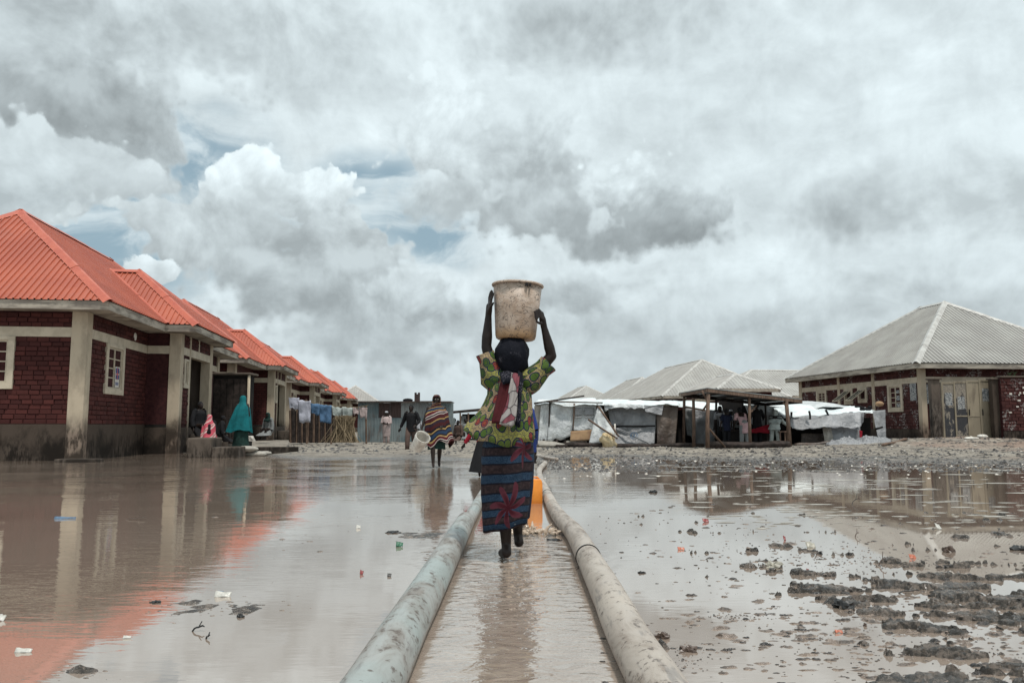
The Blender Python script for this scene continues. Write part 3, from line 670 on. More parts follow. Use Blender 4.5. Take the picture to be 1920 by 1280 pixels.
# ------------------------------------------------------------------ houses
ROT = R(7.03); EX = Vector((math.cos(ROT), math.sin(ROT), 0)); EY = Vector((-math.sin(ROT), math.cos(ROT), 0))
def loc2w(O, x, y): return O + EX * x + EY * y
def fit_y(O, xl, px):
    r = (px - 960) / F * .997; a = O + EX * xl; return (r * a.y - a.x) / (EY.x - r * EY.y)
def fit_x(O, yl, px):
    r = (px - 960) / F * .997; a = O + EY * yl; return (r * a.y - a.x) / (EX.x - r * EX.y)
def fit_z(O, xl, yl, py): p = loc2w(O, xl, yl); return P(960, py, p.y).z

def roof_face(par, A, B, up, hfun, mat, pitch=.17, rib=.036, lab=None):
    """corrugated sheet face; A->B eave, up = unit slope vector, hfun(u) = slope length at u"""
    A = Vector(A); B = Vector(B); L = (B - A).length; d = (B - A) / L; nr = d.cross(up).normalized()
    if nr.z < 0: nr = -nr
    prof = [(0, 0), (.70, 0), (.76, 1), (.94, 1)]; us = []; k = 0
    while k * pitch < L:
        for a, b in prof:
            u = (k + a) * pitch
            if u < L: us.append((u, b))
        k += 1
    us.append((L, 0)); m = MB(); vs = []
    for u, b in us:
        o = nr * (b * rib); vs.append(A + d * u + o); vs.append(A + d * u + up * max(0.001, hfun(u)) + o)
    m.add(vs, [(2 * i, 2 * i + 2, 2 * i + 3, 2 * i + 1) for i in range(len(us) - 1)])
    o = m.build('roof_sheet', mat, par)
    return o
def cap_bar(par, a, b, mat, w_=.34, name='ridge_cap'):
    a = Vector(a); b = Vector(b); d = (b - a).normalized(); s_ = d.cross(Vector((0, 0, 1))).normalized(); u = s_.cross(d)
    nseg = max(1, int((b - a).length / 1.9)); m = MB()
    for i in range(nseg):
        p = a.lerp(b, i / nseg) - d * .06; q = a.lerp(b, (i + 1) / nseg) + d * .06; lift = u * (.045 + .012 * (i % 2))
        vs = []
        for t in (p, q): vs += [t + lift - s_ * w_ / 2 - u * .10, t + lift - s_ * w_ * .1 + u * .015, t + lift + s_ * w_ * .1 + u * .015, t + lift + s_ * w_ / 2 - u * .10]
        m.add(vs, [(0, 1, 5, 4), (1, 2, 6, 5), (2, 3, 7, 6)])
    return m.build(name, mat, par)
def hip_roof(par, x0, x1, y0, y1, z0, slope, mat, capm, pitch=.17, open_left=False, rib=.036, caps=True):
    """axis-aligned hip roof; ridge along the longer side"""
    W_ = x1 - x0; L_ = y1 - y0; a = min(W_, L_) / 2; k = slope; zr = z0 + a * k
    uy = Vector((0, 1, k)).normalized(); sl = math.sqrt(1 + k * k)
    fx = lambda u: min(u, W_ - u, a) * sl; fy = lambda u: min(u, L_ - u, a) * sl
    roof_face(par, (x0, y0, z0), (x1, y0, z0), Vector((0, 1, k)).normalized(), fx, mat, pitch, rib)
    roof_face(par, (x1, y1, z0), (x0, y1, z0), Vector((0, -1, k)).normalized(), fx, mat, pitch, rib)
    roof_face(par, (x1, y0, z0), (x1, y1, z0), Vector((-1, 0, k)).normalized(), fy, mat, pitch, rib)
    if not open_left: roof_face(par, (x0, y1, z0), (x0, y0, z0), Vector((1, 0, k)).normalized(), fy, mat, pitch, rib)
    if L_ >= W_: r0 = (x0 + a, y0 + a, zr); r1 = (x0 + a, y1 - a, zr)
    else: r0 = (x0 + a, y0 + a, zr); r1 = (x1 - a, y0 + a, zr)
    if caps:
        if L_ >= W_: E = [((x0, y0, z0), r0), ((x1, y0, z0), r0), ((x0, y1, z0), r1), ((x1, y1, z0), r1)]
        else: E = [((x0, y0, z0), r0), ((x0, y1, z0), r0), ((x1, y0, z0), r1), ((x1, y1, z0), r1)]
        if open_left: E = [e for e in E if e[0][0] == x1]
        for e0, e1 in E: cap_bar(par, e0, e1, capm)
        if (Vector(r1) - Vector(r0)).length > .3: cap_bar(par, r0, r1, capm)
    return zr
BRICK = None
def brick_mesh(mat):
    mb = MB(); w2, h2, t = .5, .5, .5; e = .04
    # bevelled front block: back ring, front ring inset
    vs = [(-w2, t, -h2), (w2, t, -h2), (w2, t, h2), (-w2, t, h2), (-w2, -t * .5, -h2), (w2, -t * .5, -h2), (w2, -t * .5, h2), (-w2, -t * .5, h2),
          (-w2 + e, -t, -h2 + e * 2), (w2 - e, -t, -h2 + e * 2), (w2 - e, -t, h2 - e * 2), (-w2 + e, -t, h2 - e * 2)]
    mb.add(vs, [(0, 1, 5, 4), (1, 2, 6, 5), (2, 3, 7, 6), (3, 0, 4, 7), (4, 5, 9, 8), (5, 6, 10, 9), (6, 7, 11, 10), (7, 4, 8, 11), (8, 9, 10, 11)])
    me_ = bpy.data.meshes.new('brick'); me_.from_pydata(mb.v, [], mb.f); me_.materials.append(M[mat]); return me_
def lay_bricks(par, faces, camera_local, mat, bw=.28, bh=.127, limit=300, rnd=None):
    """faces: (dir 'x' or 'y', plane, outward sign, u0, u1, z0, z1, holes)"""
    rnd = rnd or random.Random(5); me_ = brick_mesh(mat); L = []
    for (ax, pl, sg, u0, u1, z0, z1, holes) in faces:
        r = 0; z = z0
        while z < z1 - .03:
            zt = min(z + bh, z1); u = u0 - (bw / 2 if r % 2 else 0) - rnd.uniform(0, .06)
            while u < u1:
                wv = bw * rnd.uniform(.88, 1.1); a = max(u, u0); b = min(u + wv, u1); u += wv
                if b - a < .05: continue
                cu = (a + b) / 2; cz = (z + zt) / 2
                if any(h[0] < cu < h[1] and h[2] < cz < h[3] for h in holes): continue
                th = .03 + rnd.uniform(-.014, .012); g = rnd.uniform(.010, .024)
                if ax == 'x': loc = (cu, pl + sg * th / 2, cz); rot = 0 if sg < 0 else math.pi
                else: loc = (pl + sg * th / 2, cu, cz); rot = math.pi / 2 if sg > 0 else -math.pi / 2
                d = (Vector(loc) - camera_local).length
                L.append((d, loc, rot, (b - a - g, th, zt - z - g), rnd.uniform(-.012, .012)))
            z = zt; r += 1
    L.sort(key=lambda q: q[0])
    for (d, loc, rot, sc, tl) in L[:limit]:
        o = bpy.data.objects.new('brick', me_); C.objects.link(o); o.parent = par; o.location = loc; o.scale = sc; o.rotation_euler = (0, tl, rot)
    if L[limit:]:
        mb = MB()
        for (d, loc, rot, sc, tl) in L[limit:]:
            Mx = Matrix.Translation(loc) @ Matrix.Rotation(rot, 4, 'Z') @ Matrix.Diagonal((*sc, 1))
            mb.add([Mx @ v_.co for v_ in me_.vertices], [tuple(p.vertices) for p in me_.polygons])
        mb.build('brickwork', mat, par, kind='stuff')
def window(par, ax, pl, sg, u0, u1, z0, z1, mull=1, bars=(.27, .5, .73), surround=.16, mat='trim', poster=False):
    """framed window on a wall plane: window > surround, frame, glazing bars, panes"""
    def B(mb, ua, ub, za, zb, d0, d1):
        q = sorted((pl + sg * d0, pl + sg * d1))
        if ax == 'x': mb.box(ua, ub, q[0], q[1], za, zb)
        else: mb.box(q[0], q[1], ua, ub, za, zb)
    s_ = surround; m = MB()
    B(m, u0, u1, z0, z0 + s_, .0, .07); B(m, u0, u1, z1 - s_ * .6, z1, .0, .07); B(m, u0, u0 + s_, z0 + s_, z1 - s_ * .6, .0, .07); B(m, u1 - s_, u1, z0 + s_, z1 - s_ * .6, .0, .07)
    wo = m.build('window', mat, par, bev=.005)
    a, b, c, d = u0 + s_, u1 - s_, z0 + s_, z1 - s_ * .6
    f = MB(); t = .05
    B(f, a, b, c, c + t, -.02, .03); B(f, a, b, d - t, d, -.02, .03); B(f, a, a + t, c + t, d - t, -.02, .03); B(f, b - t, b, c + t, d - t, -.02, .03)
    for i in range(mull): q = a + (b - a) * (i + 1) / (mull + 1); B(f, q - t / 2, q + t / 2, c + t, d - t, -.02, .028)
    f.build('frame', mat, wo)
    g = MB()
    for q in bars: z = c + (d - c) * q; B(g, a + t, b - t, z - .015, z + .015, -.018, .012)
    if bars: g.build('glazing_bar', mat, wo)
    for i in range(mull + 1):
        ua = a + t + (b - a - t) * i / (mull + 1); ub = ua + (b - a - t) / (mull + 1) - t
        pn = MB(); B(pn, ua, ub, c + t, d - t, -.012, -.006); pn.build('pane', 'glass', wo)
    return wo
EMB = {}
def house(O, label, cat='house', group=None, bricks=False, Lm=15.8, group_copy=None):
    h = empty('brick_house', O, label, cat, ROT, group); WX = -.74; WY = .6; T = 3.92; BT, BB = 3.50, 3.24; PL = .95
    PX = .31; P0 = 5.5; P1 = 9.7; X0 = -8.52 + .6
    wm = 'mortar' if bricks else 'brickwall'
    box('wall', wm, h, X0, WX, WY, Lm - .6, 0, T, bev=0)
    box('plinth', 'plinth', h, X0 - .04, WX + .04, WY - .04, Lm - .56, -.3, PL)
    # beams
    boxes('band_beam', 'trim', h, [(X0, WX + .035, WY - .035, WY - .001, BB, BT), (WX + .001, WX + .035, WY, P0 + .2, BB, BT), (WX + .001, WX + .035, P1, Lm - .6, BB, BT)])
    def col(x0, x1, y0, y1, z0=0, z1=T - .002): box('column', 'plaster', h, x0, x1, y0, y1, z0, z1, bev=.012)
    col(WX - .34, WX + .06, WY - .06, WY + .30); col(WX - .3, WX + .06, Lm - .9, Lm - .54)
    # front window and side window
    window(h, 'x', WY, -1, -4.0, -2.46, 1.86, 3.24, 1); sw = (1.98, 3.42)
    wo = window(h, 'y', WX, 1, sw[0], sw[1], 1.80, 3.24, 1)
    # porch
    m = MB(); m.box(WX, PX, P0, P0 + .18, PL, BB - .002)
    m.build('wall', wm, h)
    box('wall', wm, h, WX, PX, P0, P0 + .18, BT, T, bev=0)
    box('plinth', 'plinth', h, WX + .05, PX + .03, P0 - .03, P1 + .02, -.3, PL - .1)
    box('wall', wm, h, PX - .18, PX, P0 + .3, P0 + 1.05, PL - .1, BB, bev=0); box('wall', wm, h, PX - .18, PX, P0 + .3, P1 - .3, BT, T, bev=0)
    col(PX - .32, PX + .05, P0 - .05, P0 + .30, -.2); col(PX - .30, PX + .04, P1 - .40, P1, -.2); col(PX - .16, PX + .045, P0 + 1.05, P0 + 1.2, -.2)
    boxes('band_beam', 'trim', h, [(WX + .04, PX - .32, P0 - .03, P0 - .002, BB, BT), (PX - .2, PX + .03, P0 + .30, P1 - .40, BB, BT), (PX - .17, PX + .03, P0 + 2.2, P0 + 2.32, BT, T)])
    window(h, 'y', PX, 1, P0 + .42, P0 + .98, 2.15, 3.12, 0, (), .12)
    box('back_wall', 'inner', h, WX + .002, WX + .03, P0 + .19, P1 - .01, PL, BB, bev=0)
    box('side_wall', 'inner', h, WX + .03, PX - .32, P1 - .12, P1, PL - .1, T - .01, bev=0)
    dk = box('doorway', 'dark', h, WX + .03, WX + .045, P0 + 1.9, P0 + 2.9, PL, 2.9, bev=0)  # black sheet painting the unlit room behind the doorway
    # steps
    box('step', 'conc', h, PX + .035, PX + .75, P0 + 1.5, P1 - .2, -.2, .62, bev=.02); box('step', 'conc', h, PX + .75, PX + 1.25, P0 + 1.7, P1 - .4, -.2, .36, bev=.02)
    # eaves
    e = .022
    boxes('fascia', 'fascia', h, [(-8.52, 0, 0, .05, T - .02, T + .215), (-.05, 0, .05, Lm, T - .02, T + .215), (-8.52, -.05, Lm - .05, Lm, T - .02, T + .215)])
    box('soffit', 'fascia', h, -8.52, -.05, .05, Lm - .05, T, T + .03, bev=0)
    boxes('fascia', 'fascia', h, [(-1.2, .94, P0 - .6, P0 - .55, T - .01, T + .205), (.89, .94, P0 - .55, P1 + .55, T - .01, T + .205), (-1.2, .94, P1 + .55, P1 + .6, T - .01, T + .205)])
    box('soffit', 'fascia', h, -.72, .89, P0 - .55, P1 + .55, T + .003, T + .032, bev=0)
    z0 = T + .222
    hip_roof(h, -8.56, .04, -.04, Lm + .04, z0, .787, 'roof', 'caporange')
    # porch roof: runs back into the main roof
    a = (P1 - P0 + 1.28) / 2; k = .80; y0, y1, x1 = P0 - .64, P1 + .64, .98; sl = math.sqrt(1 + k * k); Lx = 4.6
    roof_face(h, (x1 - Lx, y0, z0 + .004), (x1, y0, z0 + .004), Vector((0, 1, k)).normalized(), lambda u: min(a, Lx - u) * sl, 'roof')
    roof_face(h, (x1, y1, z0 + .004), (x1 - Lx, y1, z0 + .004), Vector((0, -1, k)).normalized(), lambda u: min(a, u) * sl, 'roof')
    roof_face(h, (x1, y0, z0 + .004), (x1, y1, z0 + .004), Vector((-1, 0, k)).normalized(), lambda u: min(u, 2 * a - u) * sl, 'roof')
    ap = (x1 - a, y0 + a, z0 + a * k)
    cap_bar(h, (x1, y0, z0), ap, 'caporange'); cap_bar(h, (x1, y1, z0), ap, 'caporange'); cap_bar(h, (x1 - Lx, y0 + a, z0 + a * k), ap, 'caporange')
    s_ = (k / .787); cap_bar(h, (.04, y0 + .0, z0 + .02), (.04 - a * s_, y0 + a, z0 + a * k + .0), 'caporange', .3, 'valley_strip')
    if bricks:
        cl_ = Matrix.Rotation(-ROT, 4, 'Z') @ (Vector((0, 0, CH)) - O)
        lay_bricks(h, [('x', WY, -1, -4.6, WX - .34, PL, BB, [(-4.0, -2.46, 1.86, 3.3)]), ('x', WY, -1, -4.6, WX - .34, BT, T - .01, []),
                       ('y', WX, 1, WY + .3, P0, PL, BB, [(sw[0], sw[1], 1.80, 3.3)]), ('y', WX, 1, WY + .3, P0, BT, T - .01, []),
                       ('y', PX, 1, P0 + .3, P0 + 1.05, PL, BB, [(P0 + .42, P0 + .98, 2.15, 3.3)]), ('y', PX, 1, P0 + .3, P1 - .4, BT, T - .01, [(P0 + 2.2, P0 + 2.32, 0, 9)])], cl_, 'brick')
        # small notice with a red and blue crossed emblem in the lower right pane
        pm = MB(); y0_, y1_, z0_, z1_ = 2.76, 3.10, 2.02, 2.62
        X_ = WX + .036
        nt = pm.box(WX + .03, X_, y0_, y1_, z0_, z1_).build('notice', 'foam', wo)
        EMB['n'] = (wo, X_, y0_, y1_, z0_, z1_)
        k_ = MB(); k_.ell((WX + .03, 4.3, 3.66), (.02, .13, .13), 12); k_.build('wall_plate', 'foam', h)
    return h
O1 = P(203, 563, 20.6); ZE = O1.z; O1.z = 0
PER = 17.9
H1 = house(O1, 'nearest orange roofed maroon brick house standing in the flood at the left edge', bricks=True)
H2 = house(O1 + EY * PER, 'second orange roofed house from the left, behind the woman in teal', group='orange roofed houses in a row')
labs = ['orange roofed house right behind the washing line', 'small far orange roofed house beyond the washing line, left of the grey roof', 'farthest orange roofed house of the row on the left', 'orange roof tip just above the zinc fence']
for i, lb in enumerate(labs):
    h = copy_tree(H2); h['label'] = lb; h.location = O1 + EY * PER * (i + 2)
# notice print: flat shapes
def flatprint(par, mat_rgb, polys, name='print'):
    m, k, b = new_mat('print_ink'); k.put(b.inputs['Base Color'], mat_rgb); b.inputs['Roughness'].default_value = .7
    q = MB()
    for pl in polys: q.add(pl, [tuple(range(len(pl)))])
    return q.build(name, m, par)
wo, X_, y0_, y1_, z0_, z1_ = EMB['n']
def pr(a, b, c, d): return [(X_ + .002, y0_ + (y1_ - y0_) * a, z0_ + (z1_ - z0_) * c), (X_ + .002, y0_ + (y1_ - y0_) * b, z0_ + (z1_ - z0_) * c), (X_ + .002, y0_ + (y1_ - y0_) * b, z0_ + (z1_ - z0_) * d), (X_ + .002, y0_ + (y1_ - y0_) * a, z0_ + (z1_ - z0_) * d)]
flatprint(wo, (.02, .04, .16), [pr(.1, .42, .68, .94), pr(.58, .9, .68, .94), pr(.1, .42, .40, .60), pr(.58, .9, .40, .60)] + [pr(.12 + .19 * i, .24 + .19 * i, .10, .26) for i in range(4)], 'emblem')
flatprint(wo, (.45, .02, .03), [pr(.45, .55, .38, .96), pr(.1, .44, .62, .66), pr(.56, .9, .62, .66)], 'emblem')

# ---- grey roofed houses on the right
OR = P(1718, 680, 34.4); ZR_ = OR.z; OR.z = 0
RH = empty('brick_house', OR, 'large maroon brick house with grey sheet hip roof behind the gate at the right', 'house', ROT)
T = ZR_ - .2; WXr, WYr, LR = .55, .55, 12.3
box('wall', 'mortar', RH, WXr, 10., WYr, LR - .55, 0, T, bev=0)
hip_roof(RH, -.03, 10.4, -.03, LR, ZR_ + .02, .67, 'roofgrey', 'capgrey', pitch=.2)
boxes('fascia', 'fascia', RH, [(0, 10.4, 0, .05, T - .03, ZR_), (0, .05, .05, LR, T - .03, ZR_)])
box('soffit', 'fascia', RH, .05, 10.3, .05, LR - .05, T + .002, T + .03, bev=0)
def zr(py, yl, xl=WXr): return fit_z(OR, xl, yl, py)
yw = lambda px: fit_y(OR, WXr, px)
ya, yb = yw(1740), yw(1500)
zb1, zb0 = zr(706, WYr), zr(717, WYr)
boxes('band_beam', 'trim', RH, [(WXr - .035, WXr - .001, WYr, LR - .6, zb0, zb1), (WXr, 10, WYr - .035, WYr - .001, zb0, zb1)])
for px in (1640, 1575):
    y = yw(px); box('column', 'plaster', RH, WXr - .05, WXr - .001, y - .12, y + .12, 0, T - .002)
box('column', 'plaster', RH, WXr - .05, WXr + .20, WYr - .05, WYr + .22, 0, T - .002); box('column', 'plaster', RH, WXr - .05, WXr, LR - .95, LR - .6, 0, T - .002)
box('plinth', 'plinth', RH, WXr - .04, 10, WYr - .04, LR - .6, -.1, .75)
HL = []
for (pa, pb, pt, pbm, mu, op, lbw) in ((1667, 1695, 719, 772, 1, False, None), (1533, 1552, 735, 762, 1, False, None), (1585, 1601, 731, 758, 0, True, None), (1611, 1628, 728, 755, 0, True, None)):
    y1_, y0_ = yw(pa), yw(pb); z1_ = zr(pt, (y0_ + y1_) / 2); z0_ = zr(pbm, (y0_ + y1_) / 2)
    HL.append((y0_, y1_, z0_, zb0))
    wo = window(RH, 'y', WXr, -1, y0_, y1_, z0_, zb0 + .0, mu, (.27, .5, .73) if not op else (), .16)
    if op:   # top hung casement pushed open
        a = Vector((WXr - .06, y0_ + .16, zb0 - .12)); b = Vector((WXr - .06, y1_ - .16, zb0 - .12)); dn = Vector((-.72, 0, -.52))
        q = MB(); q.bar(a, a + dn, .05); q.bar(b, b + dn, .05); q.bar(a + dn, b + dn, .05); q.bar(a, b, .05); q.bar((a + b) / 2, (a + b) / 2 + dn, .03)
        sh = q.build('casement', 'trim', wo); q = MB(); q.add([a, b, b + dn, a + dn], [(0, 1, 2, 3)]); q.build('pane', 'glass', wo)
    elif mu and pa > 1600:
        for j, (zz, hh) in enumerate(((.18, .16), (.42, .22), (.68, .14))):
            zc = z0_ + (zb0 - z0_) * zz; q = MB(); q.box(WXr - .018, WXr - .014, y0_ + .24 + .02 * j, y0_ + .24 + (y1_ - y0_) * .26, zc, zc + hh); q.build('paper', 'poster', wo)
cl_ = Matrix.Rotation(-ROT, 4, 'Z') @ (Vector((0, 0, CH)) - OR)
lay_bricks(RH, [('y', WXr, -1, WYr + .3, LR - .95, .75, zb0, HL), ('y', WXr, -1, WYr + .3, LR - .95, zb1, T - .01, []), ('x', WYr, -1, WXr + .3, 9.8, zb1, T - .01, []), ('x', WYr, -1, WXr + .3, 3.5, .75, zb0, [])], cl_, 'brick2')
for (px, py, sx, sz) in ((1712, 732, .35, .9), (1738, 735, .25, 1.0)):
    if px < 1722: y = yw(px); z = zr(py, y); q = MB(); q.box(WXr - .045, WXr - .038, y - sx, y + sx * .3, z - sz * .5, z + sz * .35)
    else: x = fit_x(OR, WYr, px); z = zr(py, WYr); q = MB(); q.box(x - sx, x + sx, WYr - .045, WYr - .038, z - sz * .5, z + sz * .35)
    q.build('torn_poster', 'poster', RH)
# lower, farther hip roofs: (px,py,depth of the front left eave corner, width, length)
def far_house(px, py, d, W_, L_, slope, label, rz=ROT):
    o = P(px, py, d); z = o.z; o.z = 0
    h = empty('grey_roofed_house', o, label, 'house', rz, 'grey roofed houses behind the shelters')
    box('wall', 'brickwall', h, .5, W_ - .5, .5, L_ - .5, 0, z - .2, bev=0)
    boxes('fascia', 'fascia', h, [(0, W_, 0, .06, z - .25, z), (0, .06, .06, L_, z - .25, z)])
    box('soffit', 'fascia', h, .06, W_ - .06, .06, L_ - .06, z - .2, z - .17, bev=0)
    boxes('band_beam', 'trim', h, [(.46, .499, .5, L_ - .5, z - .9, z - .62), (.46, W_ - .5, .46, .499, z - .9, z - .62)])
    hip_roof(h, 0, W_, 0, L_, z + .01, slope, 'roofgrey', 'capgrey', pitch=.3, rib=.03); return h
far_house(1240, 742, 73, 12.5, 24, .62, 'wide pale hip roofed house behind the middle shelters')
far_house(1155, 750, 99, 9.5, 17, .66, 'smaller pale hip roof just left of the wide one')
far_house(1060, 751, 125, 8.5, 15, .6, 'faint far pale roof tip behind the white shelter')
far_house(1344, 728, 62, 5.2, 9, .50, 'low pale hip roof rising behind the open pavilion')
far_house(1352, 741, 84, 26, 12, .52, 'long pale sheet roof between pavilion and big right house')
far_house(612, 753, 100, 6.6, 13, .66, 'pale grey roof at the end of the orange roofed row')
# ------------------------------------------------------------------ pipes
def spline(pts, k=8):
    out = []; n_ = len(pts)
    for i in range(n_ - 1):
        p0_, p1, p2, p3 = [np.array(pts[min(max(j, 0), n_ - 1)], float) for j in (i - 1, i, i + 1, i + 2)]
        for t in np.linspace(0, 1, k, endpoint=False):
            out.append(.5 * ((2 * p1) + (-p0_ + p2) * t + (2 * p0_ - 5 * p1 + 4 * p2 - p3) * t * t + (-p0_ + 3 * p1 - 3 * p2 + p3) * t ** 3))
    out.append(np.array(pts[-1], float)); return out
def pipe(pxr, label, mat, k=10, zc=.055):
    pts = [(*G(a, b, zc), r) for a, b, r in pxr]; sp = spline(pts, k)
    m = MB(); m.tube([q[:3] for q in sp], [q[3] * (1 + .02 * noise.noise(Vector((q[1] * 3, q[0], 0)))) for q in sp], 28)
    o = empty('pipe', Vector(sp[0][:3]), label, 'pipe', 0, 'pipes lying in the flood'); m.build('tube', mat, o, smooth=True, origin=o.location); return o, sp
pl, spl = pipe([(600, 1480, .10), (655, 1360, .10), (704, 1280, .098), (750, 1195, .095), (799, 1110, .092), (838, 1040, .088), (862, 996, .086), (873, 976, .080)], 'thick blue grey pipe running up from the bottom left of the track', 'pipeL')
ph_, sph = pipe([(866, 992, .055), (878, 976, .062), (893, 950, .060), (907, 924, .058), (922, 903, .055), (938, 888, .05)], 'thinner pale hose continuing the left pipe behind the skirt', 'pipeL', zc=.04)
pr_, spr = pipe([(1330, 1480, .094), (1276, 1360, .093), (1230, 1280, .092), (1180, 1195, .088), (1138, 1110, .085), (1106, 1050, .081), (1078, 1000, .077), (1052, 972, .072), (1036, 948, .066), (1024, 922, .062), (1014, 900, .058), (1011, 882, .055), (1022, 868, .055)], 'long beige pipe with two joint bands right of the track', 'pipeR')
pipe([(1001, 846, .05), (1004, 852, .05), (1020, 857, .05), (1044, 861, .05)], 'short white pipe end lying at the far bank', 'pipeR', zc=.04)
def band(par, sp, py, z=.055, grow=1.05):
    tgt = min(range(len(sp)), key=lambda i: abs(CH - (sp[i][2] + 0) - 0 - (py - 797) / F * sp[i][1] * 1.0))
    a = Vector(sp[tgt][:3]); b = Vector(sp[min(tgt + 1, len(sp) - 1)][:3]); d = (b - a).normalized(); r = sp[tgt][3]
    m = MB(); m.tube([a - d * .012, a + d * .012], [r * grow, r * grow], 28, cap=True); m.build('joint_band', 'black', par, smooth=False, origin=par.location)
band(pr_, spr, 1040); band(pr_, spr, 925)

# ------------------------------------------------------------------ bodies
def hand(mb, wr, dirv, s=1., side=1, curl=.35, normal=None, f=1.):
    """palm and five fingers leaving the wrist along dirv; normal = back-of-hand direction"""
    d = Vector(dirv).normalized(); nn = Vector(normal or (0, -1, 0)); nn = (nn - d * nn.dot(d)).normalized(); sd_ = d.cross(nn) * side
    wr = Vector(wr); pc = wr + d * .075 * s
    mb.caps([wr, wr + d * .04 * s, pc], [.024 * s, .03 * s, .032 * s], 8)
    for i, (off, ln) in enumerate(((-.030, .058), (-.010, .072), (.011, .078), (.031, .070))):
        b = pc + sd_ * off * s + d * .012 * s; L = ln * s
        d1 = (d - nn * curl * .5).normalized(); d2 = (d - nn * curl * 1.6).normalized(); p1 = b + d1 * L * .5; p2 = p1 + d2 * L * .5
        mb.caps([b, p1, p2], [.0095 * s * f, .0085 * s * f, .007 * s * f], 6)
    t0 = wr + d * .03 * s + sd_ * .025 * s; t1 = t0 + (d * .6 + sd_ * .7 - nn * .2).normalized() * .035 * s; t2 = t1 + (d * .9 + sd_ * .1 - nn * .3).normalized() * .03 * s
    mb.caps([t0, t1, t2], [.013 * s * f, .010 * s * f, .008 * s * f], 6)
def joints(H, pose, arms):
    s = H / 1.7; J = {}
    if pose == 'stand':
        J.update(hip=(0, 0, .90), kn=[(-.10, -.01, .48), (.10, -.01, .48)], an=[(-.10, .02, .07), (.10, .02, .07)], toe=[(-.12, -.16, .03), (.12, -.16, .03)], ch=(0, -.01, 1.28), nk=(0, 0, 1.46), hd=(0, -.02, 1.58))
    elif pose == 'walk':
        J.update(hip=(0, 0, .88), kn=[(-.08, -.18, .50), (.09, .02, .46)], an=[(-.07, -.22, .09), (.09, .28, .14)], toe=[(-.07, -.40, .04), (.09, .18, .03)], ch=(0, -.04, 1.26), nk=(0, -.05, 1.44), hd=(0, -.07, 1.56))
    elif pose == 'lean':
        J.update(hip=(0, .05, .88), kn=[(-.12, -.02, .46), (.12, .06, .46)], an=[(-.14, .04, .07), (.16, .10, .07)], toe=[(-.16, -.12, .03), (.18, -.06, .03)], ch=(0, -.14, 1.20), nk=(0, -.22, 1.35), hd=(0, -.28, 1.46))
    elif pose == 'sit':
        J.update(hip=(0, .05, .48), kn=[(-.12, -.38, .50), (.12, -.38, .50)], an=[(-.12, -.38, .07), (.12, -.38, .07)], toe=[(-.13, -.54, .03), (.13, -.54, .03)], ch=(0, -.02, .84), nk=(0, -.05, 1.02), hd=(0, -.09, 1.14))
    nk = J['nk']; J['sh'] = [(-.18, nk[1] + .01, nk[2] - .07), (.18, nk[1] + .01, nk[2] - .07)]
    dflt = [((-.25, nk[1] + .02, nk[2] - .36), (-.26, nk[1] - .06, nk[2] - .60)), ((.25, nk[1] + .02, nk[2] - .36), (.26, nk[1] - .06, nk[2] - .60))]
    J['el'] = []; J['wr'] = []
    for i in (0, 1):
        a = arms[i] if arms and arms[i] else dflt[i]; J['el'].append(a[0]); J['wr'].append(a[1])
    for k_, v_ in J.items(): J[k_] = [Vector(q) * s for q in v_] if isinstance(v_, list) else Vector(v_) * s
    return J, s
def body_mesh(J, s, voxel=.016, hands=True):
    m = MB(); hp = J['hip']
    m.caps([hp, (hp + J['ch']) / 2, J['ch'], J['nk'] - Vector((0, 0, .06 * s))], [.135 * s, .115 * s, .135 * s, .09 * s], 14)
    m.caps([J['nk'] - Vector((0, 0, .05 * s)), J['nk'] + (J['hd'] - J['nk']) * .4], [.055 * s, .052 * s])
    m.ell(J['hd'], (.078 * s, .095 * s, .115 * s), 16); h = J['hd']
    m.ell(h + Vector((0, -.092, -.012)) * s, (.013 * s, .022 * s, .022 * s), 8); m.ell(h + Vector((0, -.070, -.075)) * s, (.04 * s, .03 * s, .03 * s), 8); m.ell(h + Vector((0, -.088, -.05)) * s, (.024 * s, .012 * s, .010 * s), 8)
    for q in (-1, 1): m.ell(h + Vector((.082 * q, .01, -.01)) * s, (.012 * s, .022 * s, .03 * s), 8)
    for i in (0, 1):
        hs = hp + Vector(((-.09, .09)[i] * s, 0, -.02 * s))
        m.caps([hs, J['kn'][i]], [.085 * s, .056 * s]); kn, an = J['kn'][i], J['an'][i]
        m.caps([kn, kn.lerp(an, .35), an], [.054 * s, .056 * s, .036 * s]); m.caps([an + Vector((0, .03 * s, -.025 * s)), an.lerp(J['toe'][i], .5), J['toe'][i]], [.034 * s, .036 * s, .028 * s])
        m.caps([J['nk'] + Vector((0, 0, -.09 * s)), J['sh'][i]], [.06 * s, .058 * s])
        m.caps([J['sh'][i], J['el'][i]], [.052 * s, .038 * s]); m.caps([J['el'][i], J['wr'][i]], [.038 * s, .025 * s])
        if hands: hand(m, J['wr'][i], J['wr'][i] - J['el'][i], s, 1 if i else -1, .3, (0, -1, .1), 1.25)
    return m
def finish_body(o, voxel, it=3):
    r = o.modifiers.new('Remesh', 'REMESH'); r.mode = 'VOXEL'; r.voxel_size = voxel; r.use_smooth_shade = True
    q = o.modifiers.new('Smooth', 'SMOOTH'); q.factor = .5; q.iterations = it
